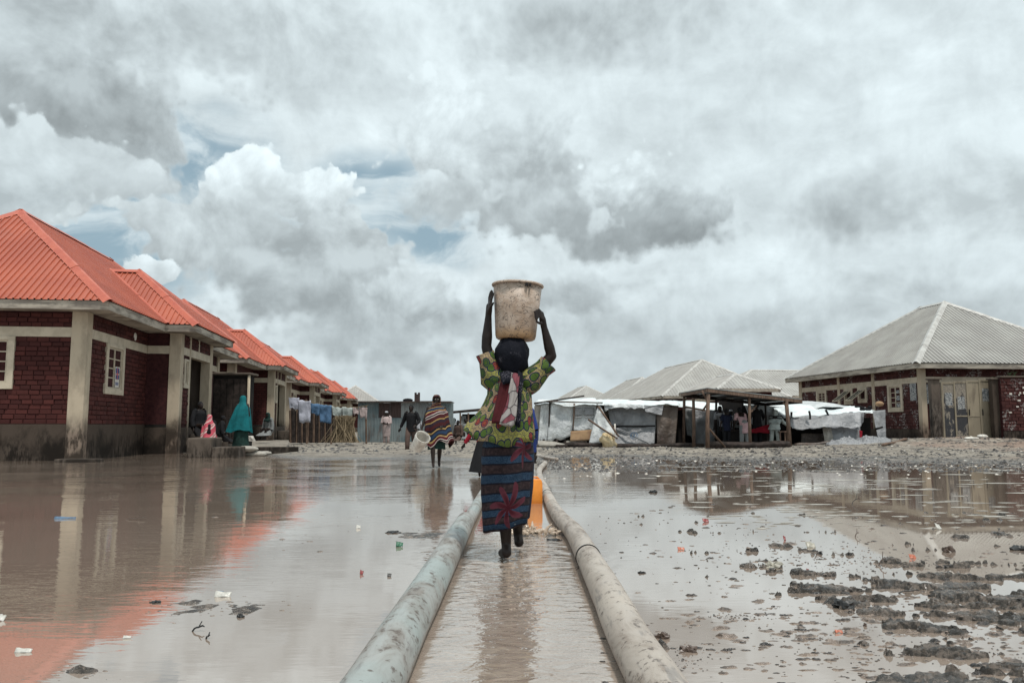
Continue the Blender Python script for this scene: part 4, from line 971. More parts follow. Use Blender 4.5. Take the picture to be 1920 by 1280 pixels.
def person(label, loc, H, face, pose='stand', arms=None, clothes=(), group=None, skin='skin2', voxel=.016, seed=0):
    root = empty('person', loc, label, 'person', face, group)
    J, s = joints(H, pose, arms); b = body_mesh(J, s, voxel).build('body', skin, root); finish_body(b, voxel * s)
    hp, ch, nk, hd = J['hip'], J['ch'], J['nk'], J['hd']; ah = (0, 0, 0)
    def rg(p, rx, ry, dz=0, dx=0, dy=0): return (p.x + dx * s, p.y + dy * s, p.z + dz * s, rx * s, ry * s)
    for c in clothes:
        kd, mt = c[0], c[1]
        if kd == 'shirt':
            m = MB(); m.loft([rg(nk, .06, .06, -.02), rg(nk, .155, .10, -.065), rg(nk, .20, .125, -.12), rg(ch, .185, .145), rg(hp.lerp(ch, .5), .165, .145), rg(hp, .175, .155, .06), rg(hp, .19, .165, c[2] if len(c) > 2 else -.08)], 32, .05, 7, seed)
            for i in (0, 1):
                e = J['sh'][i].lerp(J['el'][i], .75 if len(c) < 4 else 1.); m.tube([J['sh'][i].lerp(nk, .25), J['sh'][i], e], [.085 * s, .075 * s, .07 * s], 12, cap=False)
                if len(c) > 3: m.tube([J['el'][i], J['el'][i].lerp(J['wr'][i], .9)], [.066 * s, .05 * s], 12, cap=False)
            m.build('shirt', mt, root, smooth=True)
        elif kd == 'trousers':
            m = MB()
            m.caps([hp + Vector((0, 0, .06 * s)), hp - Vector((0, 0, .04 * s))], [.15 * s, .15 * s])
            for i in (0, 1):
                hs = hp + Vector(((-.09, .09)[i] * s, 0, -.02 * s)); kn, an = J['kn'][i], J['an'][i]
                m.tube([hs, kn, kn.lerp(an, .5), an + Vector((0, 0, .02 * s))], [.115 * s, .085 * s, .08 * s, .07 * s], 14, cap=True)
            m.build('trousers', mt, root, smooth=True)
        elif kd == 'robe':      # neck to the given height
            zb = c[2] * s; fl = c[3] if len(c) > 3 else .26; m = MB(); b0 = hp.lerp(ch, .5); bx = (J['an'][0] + J['an'][1]) / 2
            R_ = [rg(nk, .06, .06, -.02), rg(nk, .165, .11, -.065), rg(nk, .215, .14, -.12), rg(ch, .21, .165), rg(b0, .2, .17), rg(hp, .22, .2)]
            for t in (.33, .66, 1.): z = hp.z + (zb - hp.z) * t; R_.append((hp.x + (bx.x - hp.x) * t, hp.y + (bx.y - hp.y) * t, z, (.22 + (fl - .22) * t) * s, (.2 + (fl - .02 - .2) * t) * s))
            m.loft(R_, 40, .07, 8, seed)
            for i in (0, 1): m.tube([J['sh'][i].lerp(nk, .25), J['sh'][i], J['el'][i], J['el'][i].lerp(J['wr'][i], .85)], [.09 * s, .08 * s, .075 * s, .075 * s], 12, cap=False)
            m.build('robe', mt, root, smooth=True)
        elif kd == 'skirt':
            zb = c[2] * s; fl = c[3]; m = MB(); bx = (J['an'][0] + J['an'][1]) / 2; R_ = [rg(hp, .15, .14, .14)]
            for t in (0, .33, .66, 1.): z = hp.z + (zb - hp.z) * t; R_.append((hp.x + (bx.x - hp.x) * t, hp.y + (bx.y - hp.y) * t, z, (.18 + (fl - .18) * t) * s, (.17 + (fl - .18) * t) * s))
            m.loft(R_, 36, .08, 8, seed); m.build('skirt', mt, root, smooth=True)
        elif kd == 'veil':      # over head and shoulders, down to the given height, open at the face
            zb = c[2] * s; fl = c[3]; m = MB(); fc = c[4] if len(c) > 4 else True
            R_ = [rg(hd, .01, .01, .135), rg(hd, .06, .07, .125), rg(hd, .092, .105, .08), rg(hd, .104, .118, .02), rg(hd, .10, .115, -.06), rg(nk, .115, .11, .0), rg(nk, .19, .15, -.07), rg(nk, .25, .19, -.15)]
            z1_ = nk.z - .15 * s
            for t in (.25, .5, .75, 1.): R_.append((nk.x * (1 - t) + hp.x * t + (c[5] if len(c) > 5 else 0) * t, nk.y * (1 - t) + hp.y * t, z1_ + (zb - z1_) * t, (.25 + (fl - .25) * t) * s, (.19 + (fl * .8 - .19) * t) * s))
            arc = None
            m.loft(R_, 56, .11, 7, seed, fn=lambda p, t, q: p + Vector((math.cos(t), math.sin(t), .3)) * (noise.fractal(Vector((math.cos(t) * 1.7, math.sin(t) * 1.7 + seed, q * 3)), 1, 2, 3) * .07 * s * max(0, q - .3)) + Vector((0, 0, s * .16 * q ** 5 * noise.noise(Vector((math.cos(t) * 1.3 + seed, math.sin(t) * 1.3, 0))))))
            if fc:      # cut the face opening
                keep = [i for i, f in enumerate(m.f) if not (all(abs(m.v[j][2] - hd.z - .005 * s) < .080 * s for j in f) and all(m.v[j][1] < hd.y - .06 * s and abs(m.v[j][0] - hd.x) < .088 * s for j in f))]
                m.f = [m.f[i] for i in keep]; m.uv = [m.uv[i] for i in keep]; m.mi = [m.mi[i] for i in keep]
            m.build('veil', mt, root, smooth=True)
        elif kd == 'hair':
            m = MB(); m.ell(hd + Vector((0, .018, .022)) * s, (.085 * s, .10 * s, .108 * s), 14); m.build('hair', mt, root, smooth=True)
        elif kd == 'cap':
            m = MB(); m.loft([rg(hd, .02, .02, .125), rg(hd, .07, .085, .118), rg(hd, .084, .102, .09), rg(hd, .085, .104, .05)], 20, capt=True); m.build('cap', mt, root, smooth=True)
    return root

# ------------------------------------------------------------------ the woman with the bucket (back view, walking away)
D0 = 5.6; KM = D0 / F / .995
def Wp(px, py, dy=0.): return P(px, py, D0 + dy)
wl = Vector((Wp(955, 1040).x, D0, 0)); W0 = empty('person', wl, 'woman seen from behind walking between the pipes with a tub on her head', 'person')
b = MB()
pel, wa, chs, nk, hd = Wp(955, 838), Wp(955, 785), Wp(957, 735), Wp(959, 712), Wp(960, 672)
b.caps([pel, wa, chs, Wp(958, 716)], [.135, .11, .125, .08], 16); b.caps([Wp(958, 718), Wp(960, 695)], [.052, .05]); b.ell(hd, (.078, .095, .12), 18)
LA, RA = Wp(949, 1020), Wp(971, 1000, .30)
for hp_, kn, an, heel, toe in ((Wp(943, 850), Wp(946, 935, -.02), LA, Wp(950, 1036, -.04), Wp(941, 1036, .16)), (Wp(968, 850), Wp(968, 920, .10), RA, Wp(973, 1016, .27), Wp(973, 1016, .47))):
    b.caps([hp_, kn], [.085, .056], 14); b.caps([kn, kn.lerp(an, .35), kn.lerp(an, .75), an], [.052, .056, .040, .034], 14)
    b.caps([an, heel], [.034, .034]); b.caps([heel, heel.lerp(toe, .6), toe], [.034, .037, .028])
LS, RS = Wp(930, 716), Wp(988, 718); LE, RE = Wp(912, 650, -.01), Wp(1034, 667, -.01); LW, RW = Wp(916, 590, -.01), Wp(1020, 613, -.04)
for sh, e_, wv in ((LS, LE, LW), (RS, RE, RW)):
    b.caps([Wp(958, 722), sh], [.06, .058]); b.caps([sh, sh.lerp(e_, .5), e_], [.050, .044, .037], 12); b.caps([e_, e_.lerp(wv, .3), e_.lerp(wv, .75), wv], [.036, .038, .028, .023], 12)
# left hand flat on the tub wall, fingertips at the rim
for i, (o_, ln) in enumerate(((-.042, .85), (-.020, 1.), (.003, 1.05), (.026, .95))):
    sx = 1.7 * (1.5 - i); b0 = Wp(918.5 + sx * .5, 570, -.01 + o_); b.caps([Wp(917, 586, -.01 + o_ * .3), b0], [.020, .014], 8)
    b.caps([b0, Wp(919.5 + sx, 570 - 12 * ln, -.01 + o_ * 1.1), Wp(922.5 + sx * 1.2, 570 - 24 * ln, -.005 + o_ * 1.15)], [.0095, .0088, .0075], 8)
b.caps([Wp(917, 583, -.03), Wp(920, 575, -.075), Wp(925, 568, -.105)], [.014, .011, .0085], 8); b.caps([LW, Wp(917.5, 574, -.012)], [.024, .024], 10)
# right hand lower on the other side, fingers bent over towards the tub
for i, (o_, ln) in enumerate(((-.042, .9), (-.020, 1.), (.003, 1.05), (.026, .95))):
    b0 = Wp(1016.5, 587 + 3.6 * i, -.05 - .008 * i); b.caps([Wp(1019, 604, -.045), b0], [.020, .013], 8)
    b.caps([b0, Wp(1010.5, 580 + 4.6 * i, -.085), Wp(1002 + .8 * i, 584 + 4.8 * i, -.115)], [.0095, .0088, .0075], 8)
b.caps([Wp(1018, 606, -.05), Wp(1012, 606, -.085), Wp(1006, 603, -.105)], [.014, .011, .0085], 8); b.caps([RW, Wp(1017, 598, -.05)], [.024, .025], 10)
bo = b.build('body', 'skin', W0, origin=wl); finish_body(bo, .0058, 3)
def ring(cx, py, hw, ry, dy=0.): q = Wp(cx, py, dy); return (q.x, q.y, q.z, hw * KM, ry)
# skirt
m = MB(); RR = [ring(953, 815, 40, .15), ring(953, 835, 44, .165), ring(952, 860, 45.5, .175), ring(951, 890, 45, .175, .02), ring(950, 920, 44, .17, .03), ring(949, 945, 42, .165, .03), ring(948, 968, 40, .16, .03), ring(947, 986, 38.5, .155, .03)]
def skf(p, t, q):
    f = math.cos(2 * t + 1.2) * .5 + .5
    w_ = noise.fractal(Vector((math.cos(t) * 1.8 + q * 1.2, math.sin(t) * 1.8, q * 1.5)), .9, 2.1, 4) * .020
    return p + Vector((math.cos(t) * w_, math.sin(t) * w_, 0)) + Vector((0, -.02 * math.exp(-((t - 5.1) / .25) ** 2) * q * 2, .05 * q * (math.cos(t - .35) * .6 + .1 * math.sin(5 * t))))
m.loft(RR, 120, .05, 5, 3, fn=skf, uvk=(2., 1.)); m.build('skirt', 'skirt', W0, smooth=True, origin=wl, solid=.004)
m = MB(); m.loft([ring(960, 815, 38, .13, .04), ring(965, 860, 36, .15, .05), ring(967, 910, 32, .15, .06), ring(966, 945, 29, .14, .08), ring(966, 962, 27, .13, .09)], 60, .07, 6, 4, fn=lambda p, t, q: p + Vector((0, 0, .03 * math.sin(3 * t) * q)))
m.build('underskirt', 'navy', W0, smooth=True, origin=wl, solid=.004)
# tunic
TR = [ring(959, 703, 15, .058), ring(959, 709, 27, .078), ring(958, 716, 37, .10), ring(956, 726, 39, .12), ring(955, 740, 39, .128), ring(952, 756, 43, .14), ring(948, 772, 48, .155), ring(944, 788, 54, .17), ring(940.5, 803, 58.5, .185), ring(938.5, 818, 60.5, .195), ring(938, 828, 61, .20)]
def tf(p, t, q):
    e = q ** 3
    side = math.cos(t)                   # left of the picture: cos = -1
    z = .085 * e * side * side * (1.0 if side < 0 else .35) - .025 * e * max(0, math.sin(-t)) + .012 * e * math.sin(6 * t)
    w_ = noise.fractal(Vector((math.cos(t) * 2.2 + q, math.sin(t) * 2.2, q * 2.5)), .9, 2.1, 4) * .022 * min(1, q * 2 + .2)
    return p + Vector((math.cos(t) * w_, -.03 * e * math.sin(4 * t + 1) + math.sin(t) * w_, z))
m = MB(); m.loft(TR, 140, .075, 5, 9, fn=tf, uvk=(1.75, 0))
for S0, S1, S2, r0, r1, r2 in ((Wp(941, 724), Wp(925, 708), Wp(909, 662, -.01), .088, .092, .060), (Wp(976, 727), Wp(996, 712), Wp(1029, 681, -.01), .088, .088, .064)):
    pts = [S0, S0.lerp(S1, .6), S1, S1.lerp(S2, .35), S1.lerp(S2, .7), S2]; rr = [r0 * .9, r0, r1, r1 * .4 + r2 * .6, r2 * .98, r2 * 1.07]
    sub = MB(); sub.tube(pts, rr, 28, cap=False, uvk=.55)
    for i, q in enumerate(sub.v):
        nn_ = noise.noise(Vector(q) * 16) * .012; sub.v[i] = (q[0] + nn_, q[1] + nn_, q[2] + nn_ * .6)
    m.add(sub.v, sub.f, [(a_ + .3, b_ + .2) for a_, b_ in sub_uv] if False else None)
    m.uv[-len(sub.f):] = sub.uv; m.hasuv = True
m.build('tunic', 'wax', W0, smooth=True, origin=wl, solid=.004)
# headscarf: rounded over the head, tied low at the nape, tail down the back
HR = [ring(961, 629, 2, .006), ring(961, 631, 13, .055), ring(961, 636, 21, .085), ring(961, 644, 27.5, .108), ring(960, 654, 31, .120), ring(960, 665, 32, .124), ring(960, 676, 31, .120, -.004), ring(960, 687, 27.5, .108, -.008), ring(960, 696, 22, .09, -.01), ring(960, 703, 17, .072, -.01)]
m = MB(); m.loft(HR, 64, .0, 6, 2, fn=lambda p, t, q: p + Vector((math.cos(t), math.sin(t), 0)) * (noise.fractal(Vector((math.cos(t) * 1.6, math.sin(t) * 1.6, q * 5)), 1, 2.1, 4) * .017) )
m.build('headscarf', 'scarf', W0, smooth=True, origin=wl)
def backcloth(name, cols, mat, amp=.008, seed=0):
    """cloth strip on the back: rows of (px left, px right, py, dy)"""
    m = MB(); vs = []; uvs = []; nu = 14; L = 0
    for j, (a_, b_, py, dy) in enumerate(cols):
        for i in range(nu + 1):
            u = i / nu; q = Wp(a_ + (b_ - a_) * u, py + 1.5 * math.sin(u * 5 + seed), dy - .012 * math.sin(u * math.pi) + amp * math.sin(u * 13 + j * .6 + seed))
            vs.append(q); uvs.append((u * (b_ - a_) / 30 * .35, j / (len(cols) - 1) * 1.0))
    m.add(vs, [(j * (nu + 1) + i, (j + 1) * (nu + 1) + i, (j + 1) * (nu + 1) + i + 1, j * (nu + 1) + i + 1) for j in range(len(cols) - 1) for i in range(nu)], uvs)
    return m.build(name, mat, W0, smooth=True, origin=wl, solid=.006)
backcloth('sash', [(941, 962, 702, -.10), (938, 964, 718, -.135), (934, 962, 735, -.155), (930, 960, 752, -.175), (926, 958, 770, -.20), (922, 956, 787, -.225), (922, 950, 792, -.23)], 'maroon', .008, 1)
backcloth('scarf_tail', [(938, 962, 697, -.10), (938, 961, 704, -.13), (940, 960, 712, -.152), (944, 957, 720, -.16)], 'scarf', .006, 2)
backcloth('shawl_end', [(958, 974, 700, -.105), (957, 973, 715, -.150), (954, 971, 732, -.176), (951, 970, 750, -.198), (946, 969, 767, -.222), (940, 967, 782, -.246), (936, 964, 794, -.258), (948, 958, 799, -.262)], 'shawl', .010, 3)
backcloth('dark_band', [(971, 980, 697, -.09), (972, 981, 715, -.13), (971, 978, 735, -.150), (970, 976, 760, -.18), (967, 976, 785, -.21), (966, 975, 800, -.225)], 'scarf', .004, 4)
# the tub
bl = P(966.5, 637, 5.625); BK = empty('tub', bl, 'scratched dirty beige plastic tub carried on the woman\'s head', 'tub'); BK.rotation_euler = (R(-1.5), R(2.4), 0)
hb = .392; r0, r1 = .140, .174
m = MB(); prof = [(0.0, .004), (r0 * .55, .001), (r0 * .90, 0.0), (r0 * .985, .008), (r0 * 1.03, .03), (r0 + (r1 - r0) * .5, hb * .5), (r1, hb), (r1 - .004, hb), (r0 + (r1 - r0) * .5 - .004, hb * .5), (r0 * .97, .012), (0.0, .010)]
m.loft([(0, 0, z, max(r, .0005), max(r, .0005)) for r, z in prof], 64); m.build('wall', 'bucket', BK, smooth=True)
m = MB(); m.tube([(math.cos(t) * (r1 + .003), math.sin(t) * (r1 + .003), hb - .004) for t in np.linspace(0, 2 * math.pi, 65)], .0095, 10, cap=False); m.build('rim', 'bucket', BK, smooth=True)
m = MB(); m.box(.052, .072, -r1 - .001, -r1 + .016, hb - .034, hb - .016); m.build('handle_slot', 'black', BK); m = MB(); m.box(.080, .092, -r1 + .004, -r1 + .022, hb - .034, hb - .016); m.build('handle_slot', 'black', BK)
# splash at her feet
m = MB(); rs = random.Random(4); cx_ = G(1003, 1000)
for i in range(26):
    a_ = rs.uniform(0, 6.28); r_ = rs.uniform(.02, .24); p = Vector((cx_.x + math.cos(a_) * r_, cx_.y + math.sin(a_) * r_ * .7, 0)); hgt = rs.uniform(.02, .11) * (1 - r_ / .3)
    q = p + Vector((math.cos(a_) * rs.uniform(.02, .07), math.sin(a_) * .03, hgt)); m.tube([p, p.lerp(q, .5) + Vector((rs.uniform(-.01, .01), 0, .012)), q], [.022, .015, .006], 7); m.ell(q, .009, 6)
for i in range(240):
    a_ = rs.uniform(0, 6.28); r_ = abs(rs.gauss(0, .17)); m.ell((cx_.x + math.cos(a_) * r_ - .06, cx_.y + math.sin(a_) * r_ - .05, max(.004, rs.gauss(.03, .035) * (1 - r_))), (rs.uniform(.003, .008),) * 3, 5)
sp_ = m.build('splash', 'splash', None, smooth=True); finish_body(sp_, .006, 1); tag(sp_, 'brown muddy water thrown up beside her bare feet', 'splash', kind='stuff')

# ------------------------------------------------------------------ people ahead of her
def at(px, py, d): return P(px, py, d)
g = G(906, 893); person('person in red top and dark trousers half hidden left of the woman\'s skirt', g, 1.16, math.pi, 'walk', [None, ((.34, .02, 1.10), (.50, -.02, .86))], [('skirt', 'blackc', .12, .36), ('shirt', 'red', -.38, 1), ('hair', 'scarf')], seed=2)
g = G(971, 940); person('person in blue top and dark skirt almost hidden in front of the woman', g, 1.36, math.pi, 'walk', [None, ((-.22, .02, .95), (-.24, 0, .72))], [('skirt', 'navy', .06, .22), ('shirt', 'blue', -.2, 1), ('veil', 'navy', 1.1, .24, False)], seed=5)
# jerrycan
jg = G(1003, 943); JC = empty('jerrycan', jg, 'orange plastic jerrycan between the skirt and the right pipe', 'jerrycan')
jw, jh, jd = .088, .285, .06; m = MB()
sil = [(-jw, 0), (-jw * .9, -.01), (jw * .9, -.01), (jw, 0), (jw, jh * .82), (jw * .93, jh * .93), (jw * .72, jh), (-jw * .5, jh), (-jw * .9, jh * .94), (-jw, jh * .84)]
k_ = len(sil); m.add([(x, -jd, z) for x, z in sil] + [(x, jd, z) for x, z in sil], [tuple(range(k_)), tuple(range(2 * k_ - 1, k_ - 1, -1))] + [(i, i + k_, (i + 1) % k_ + k_, (i + 1) % k_) for i in range(k_)])
m.build('body', 'orange_pl', JC, bev=.02, smooth=True); MB().tube([(-.05, 0, jh - .005), (-.04, 0, jh + .022), (.03, 0, jh + .022), (.05, 0, jh - .005)], .010, 8).build('handle', 'orange_pl', JC, smooth=True)
MB().tube([(-.066, 0, jh - .02), (-.066, 0, jh + .02)], .02, 12).build('cap', 'black', JC)
# striped woman
g = G(817, 876); SW = person('woman wrapped in a striped blanket wading towards us with a white bucket', g, 1.60, R(8), 'walk', [((-.28, -.05, 1.10), (-.34, -.12, .90)), ((.24, 0, 1.1), (.16, -.16, 1.0))],
    [('skirt', 'darkgreen', .42, .20), ('veil', 'stripe', .52, .34, True, .03)], seed=8, voxel=.012)
m = MB(); [m.ell(Vector((q * .03, -.155, 1.488)) , (.009, .006, .006), 8) for q in (-1, 1)]; m.build('eyes', 'foam', SW, smooth=True)
bp = P(787, 829, 17.2); BW = empty('bucket', bp, 'white bucket hanging tilted from the striped woman\'s hand', 'bucket'); BW.rotation_euler = (R(38), R(34), 0)
m = MB(); m.loft([(0, 0, z, r, r) for r, z in [(.001, -.19), (.125, -.19), (.133, -.17), (.155, .12), (.165, .125), (.165, .135), (.158, .14), (.165, .15), (.165, .19), (.155, .19), (.125, -.17), (.001, -.17)]], 36); m.build('wall', 'white_pl', BW, smooth=False)
MB().tube([(.165 * math.cos(t), .0, .16 + .14 * math.sin(t)) for t in np.linspace(0, math.pi, 12)], .005, 6).build('handle', 'white_pl', BW)
# behind her
person('man in a pale pink robe standing before the zinc fence', at(724, 833, 37), 1.52, R(-10), 'stand', [((-.24, -.02, 1.1), (-.06, -.22, 1.08)), ((.24, -.02, 1.1), (.10, -.24, 1.05))], [('robe', 'robe', .42, .19), ('trousers', 'robe'), ('cap', 'whitec')], seed=11)
person('dark clothed man striding left of the striped woman', at(771, 850, 27.2), 1.66, R(-12), 'walk', [((-.30, .05, 1.13), (-.42, .04, .88)), ((.28, .0, 1.12), (.22, -.2, .98))], [('trousers', 'brownc'), ('shirt', 'blackc', -.12, 1), ('hair', 'blackc')], seed=12)
CHI = person('small child in white carried at the dark man\'s shoulder', at(784, 812, 27.5), .72, R(160), 'sit', None, [('shirt', 'whitec', -.1, 1), ('hair', 'blackc')], seed=13, voxel=.02)
for lb, px, py, d, mt, H in (('seated figure in white by the dark shack', 853, 828, 41, 'whitec', 1.6), ('seated figure in dark clothes in front of the dark shack', 860, 833, 36, 'brownc', 1.45), ('seated figure in pale clothes at the shack doorway', 872, 829, 40, 'grey', 1.6)):
    person(lb, at(px, py, d), H, R(random.uniform(-50, 50)), 'sit', None, [('robe', mt, .2, .3), ('hair', 'blackc')], seed=px, voxel=.02)
# by the left houses
g = at(452, 838, 24.6); TW = person('woman in a long teal veil standing on the sandbags, back turned', g, 1.56, R(170), 'stand', None, [('skirt', 'darkgreen', .03, .27), ('veil', 'teal', .52, .44, False, .09)], seed=21, voxel=.014)
person('child wrapped in a pink and white striped cloth sitting on the step', at(391, 834, 25.4), 1.28, R(200), 'sit', None, [('robe', 'blackc', .2, .2), ('veil', 'pinkstripe', .26, .32, False)], seed=22, voxel=.014)
person('dark clothed person sitting in the first porch against the brick', at(370, 826, 26.4), 1.72, R(60), 'sit', None, [('robe', 'blackc', .15, .3), ('hair', 'blackc')], seed=23, voxel=.02)
person('dark figure crouching right of the pink wrapped child', at(413, 832, 26.5), 1.25, R(110), 'sit', None, [('robe', 'blackc', .1, .26), ('hair', 'blackc')], seed=24, voxel=.02)
person('woman with teal headcloth and pale bundle seated on the second porch', at(503, 824, 38), 1.7, R(-20), 'sit', None, [('robe', 'grey', .2, .34), ('veil', 'darkgreen', .85, .2)], seed=25, voxel=.02)

# ------------------------------------------------------------------ left side things
g = G(148, 866); m = MB(); o = empty('concrete_slab', g, 'broken flat concrete slab lying in the water at the first corner column', 'slab', R(5)); m.box(-.52, .52, -.2, .25, -.05, .085); s_ = m.build('slab', 'conc', o, bev=.03)
def bag(label, px, py, rx, ry, rz, rot, mat='sandbag', grp=None, z=None, d=None):
    p = G(px, py) if d is None else P(px, py, d); m = MB(); m.ell((0, 0, 0), (1, 1, 1), 20); sx = rx
    p.z = max(p.z, gz(p.x, p.y))
    vs = []
    for v_ in m.v:
        q = Vector(v_); f = 1 + .16 * noise.noise(q * 2.3 + Vector((px, 0, 0))) + .05 * noise.noise(q * 7)
        vs.append((math.copysign(abs(q.x) ** .75, q.x) * rx * f, math.copysign(abs(q.y) ** .8, q.y) * ry * f, q.z * rz * f))
    m.v = vs; o = m.build('sandbag', mat, None, smooth=True); o.location = p + Vector((0, 0, rz * .6 if z is None else z)); o.rotation_euler = (0, 0, rot); return tag(o, label, 'sandbag', grp)
bag('left lower pale sandbag under the teal woman', 446, 852, .42, .24, .10, .1); bag('right flat pale sandbag slumping into the water', 478, 854, .36, .22, .09, -.25)
bag('upper pale sandbag the teal woman stands on', 462, 850, .34, .22, .09, .3, z=.14, d=24.4); bag('small dark sandbag at the right end of the pile', 497, 853, .20, .16, .07, .5)
o = empty('stone_step', at(480, 841, 25.5), 'low stone edging right of the sandbags', 'kerb', R(10)); m = MB(); m.box(-.1, 1.3, -.1, .1, -.2, .06); m.build('stone', 'conc', o, bev=.02)
# block the child sits on
o = empty('concrete_block', G(392, 858), 'dark stained concrete block under the seated figures', 'block', ROT); o.location.z = 0
box('block', 'conc', o, -.62, .05, 0, 1.3, -.2, .56, bev=.03); box('step', 'conc', o, .05, .78, 0, 1.1, -.2, .30, bev=.03)
m = MB(); a = [P(440, 826, 25.2), P(446, 817, 25.2), P(475, 817, 25.2), P(480, 827, 25.2)]; m.sheet(a[1], a[2], a[3], a[0], 8, 5, .03, 3, 2); tag(m.build('white_board', 'foam', None, solid=.02), 'pale folded board lying on the step beside the teal woman', 'board')
# dark shed between first and second house
def shed():
    d = 31.5; a = P(424, 703, d); b_ = P(466, 707, d); zt = a.z; root = empty('shed', Vector((a.x, d, 0)), 'tall soot black shed between the first two houses', 'shed', 0)
    w_ = b_.x - a.x
    box('wall', 'dark', root, -.5, w_, 0, .08, 0, zt - .02, bev=0); box('side_wall', 'dark', root, w_ - .08, w_, .09, .7, 0, zt - .02, bev=0)
    box('roof', 'conc', root, -.6, w_ + .12, -.15, .9, zt, zt + .09, bev=.03); MB().tube([(w_ + .03, -.06, 0), (w_ + .05, -.06, 1.2), (w_ + .04, -.06, zt)], .055, 8).build('post', 'plaster', root, smooth=True)
    m = MB()
    for i in range(5): x = -.45 + i * (w_ + .4) / 5; m.box(x, x + (w_ + .4) / 5 - .02, -.02, -.001, .1, zt - .15)
    for i in range(5): x = -.45 + i * (w_ + .4) / 5; box('board', 'darkwood', root, x, x + (w_ + .4) / 5 - .02, -.025, -.002, .1, zt - .15, bev=0)
shed()
# clothes line
o = empty('clothes_line', P(545, 745, 33.5), 'drooping rope strung from the second house to the fence post', 'rope'); O_ = o.location
rp = [P(a_, b_, 33.5) for a_, b_ in ((543, 742), (560, 749), (600, 757), (640, 762), (670, 763), (690, 760))]; MB().tube(rp, .012, 6).build('rope', 'straw', o, origin=O_)
for px in (574, 620, 686): MB().tube([P(px, 748 if px < 600 else 760, 33.6), P(px + 1, 832, 33.6)], .04, 7).build('post', 'wood', o, origin=O_)
for i, (pa, pb, ya_, yb_, mt, lb) in enumerate(((541, 561, 744, 768, 'lav', 'white shirt at the left end of the washing line'), (559, 583, 749, 792, 'lav', 'long white shirt second on the washing line'), (582, 600, 755, 778, 'denim', 'light blue top hanging left of the jeans'),
        (598, 622, 758, 794, 'denim', 'pair of blue jeans on the washing line'), (622, 641, 762, 782, 'pale', 'thin pale cloth right of the jeans'), (641, 661, 763, 790, 'pale', 'grey green towel on the washing line'), (661, 673, 764, 778, 'robe', 'short beige cloth on the washing line'), (673, 689, 762, 784, 'robe', 'beige towel at the right end of the washing line'))):
    m = MB(); d = 33.45 - .03 * (i % 3); m.sheet(P(pa, ya_, d), P(pb, ya_ + 2, d), P(pb - 1, yb_, d), P(pa + 2, yb_ - 3, d), 12, 10, .035, 3, i, ragged=.12); tag(m.build('laundry', mt, None, smooth=True, solid=.006), lb, 'laundry', 'washing on the line')
# dark stick fence and straw bundle
o = empty('stick_fence', P(560, 828, 35), 'dark fence of upright sticks behind the washing', 'fence'); O_ = o.location; rs = random.Random(3)
for i in range(24): px = 545 + i * 3.6; MB().tube([P(px, 830, 35), P(px + rs.uniform(-2, 2), 764 + rs.uniform(-4, 12), 35 + rs.uniform(-.05, .05))], rs.uniform(.035, .055), 6).build('stick', 'darkwood' if i % 3 else 'wood', o, origin=O_)
box('backing', 'dark', o, 0 - .5, 1.9, .25, .3, 0, 1.35, bev=0)
m = MB(); c0 = P(646, 829, 32.6); rs = random.Random(9)
for i in range(420):
    a_ = rs.uniform(0, 6.28); r_ = abs(rs.gauss(0, .22)); top = c0 + Vector((rs.gauss(0, .17), rs.gauss(0, .10), .98 + rs.uniform(-.12, .12))); bot = c0 + Vector((math.cos(a_) * r_ * 1.7, math.sin(a_) * r_, 0)); m.bar(bot, bot.lerp(top, 1), .022, .012)
tag(m.build('straw_bundle', 'straw', None), 'standing bundle of dry straw stalks under the washing line', 'straw bundle')
# zinc fence
def corr_sheet(par, A, B, zb, zt, mat, org, pitch=.076, amp=.012, name='sheet'):
    A = Vector(A); B = Vector(B); L = (B - A).length; d = (B - A) / L; nr = Vector((d.y, -d.x, 0)); n_ = int(L / pitch * 4); vs = []
    for i in range(n_ + 1):
        p = A + d * (L * i / n_) + nr * (amp * math.sin(2 * math.pi * i / 4 + .4)); vs += [(p.x, p.y, zb), (p.x, p.y, zt)]
    m = MB(); m.add(vs, [(2 * i, 2 * i + 2, 2 * i + 3, 2 * i + 1) for i in range(n_)]); return m.build(name, mat, par, origin=org)
o = empty('zinc_fence', P(670, 829, 39.5), 'blue grey corrugated zinc sheet wall in the left middle distance', 'fence'); O_ = o.location
lo = [670, 702, 735, 768, 800, 832, 852]
for i in range(6):
    A = P(lo[i], 829, 39.5 - .012 * (i % 2)); B = P(lo[i + 1] + .6, 829, 39.5 - .012 * (i % 2)); corr_sheet(o, (A.x, A.y, 0), (B.x, B.y, 0), -.02, P(0, 783, 39.5).z, 'corr', O_)
up = [(671, 710, 'corr'), (710, 731, 'corrb'), (731, 752, 'corrb'), (752, 778, 'corrp'), (778, 803, 'corrp'), (803, 850, 'corr')]
for i, (a_, b_, mt) in enumerate(up): A = P(a_, 783, 39.56); B = P(b_, 783, 39.56); corr_sheet(o, (A.x, A.y, 0), (B.x, B.y, 0), P(0, 784, 39.5).z - .03, P(0, 754 + (i % 2), 39.5).z, mt, O_)
for i, (a_, b_) in enumerate(((668, 705), (705, 742), (742, 780), (780, 818), (818, 846))): A = P(a_, 753, 39.3); B = P(b_, 754, 39.3); MB().box(A.x, B.x, 39.2 + .01 * i, 41.5, A.z + .01 * (i % 2), A.z + .03 + .01 * (i % 2)).build('roof_sheet', 'corrb', o, origin=O_)
box_ = MB(); A = P(777, 748, 40); box_.box(A.x, A.x + .26, 40, 40.2, A.z - .1, A.z + .25); box_.box(A.x, A.x + .09, 40, 40.2, A.z + .25, A.z + .33); box_.box(A.x + .17, A.x + .26, 40, 40.2, A.z + .25, A.z + .33); tag(box_.build('clay_pot', 'corrb', None), 'brown notched block standing on the zinc wall roof', 'block')
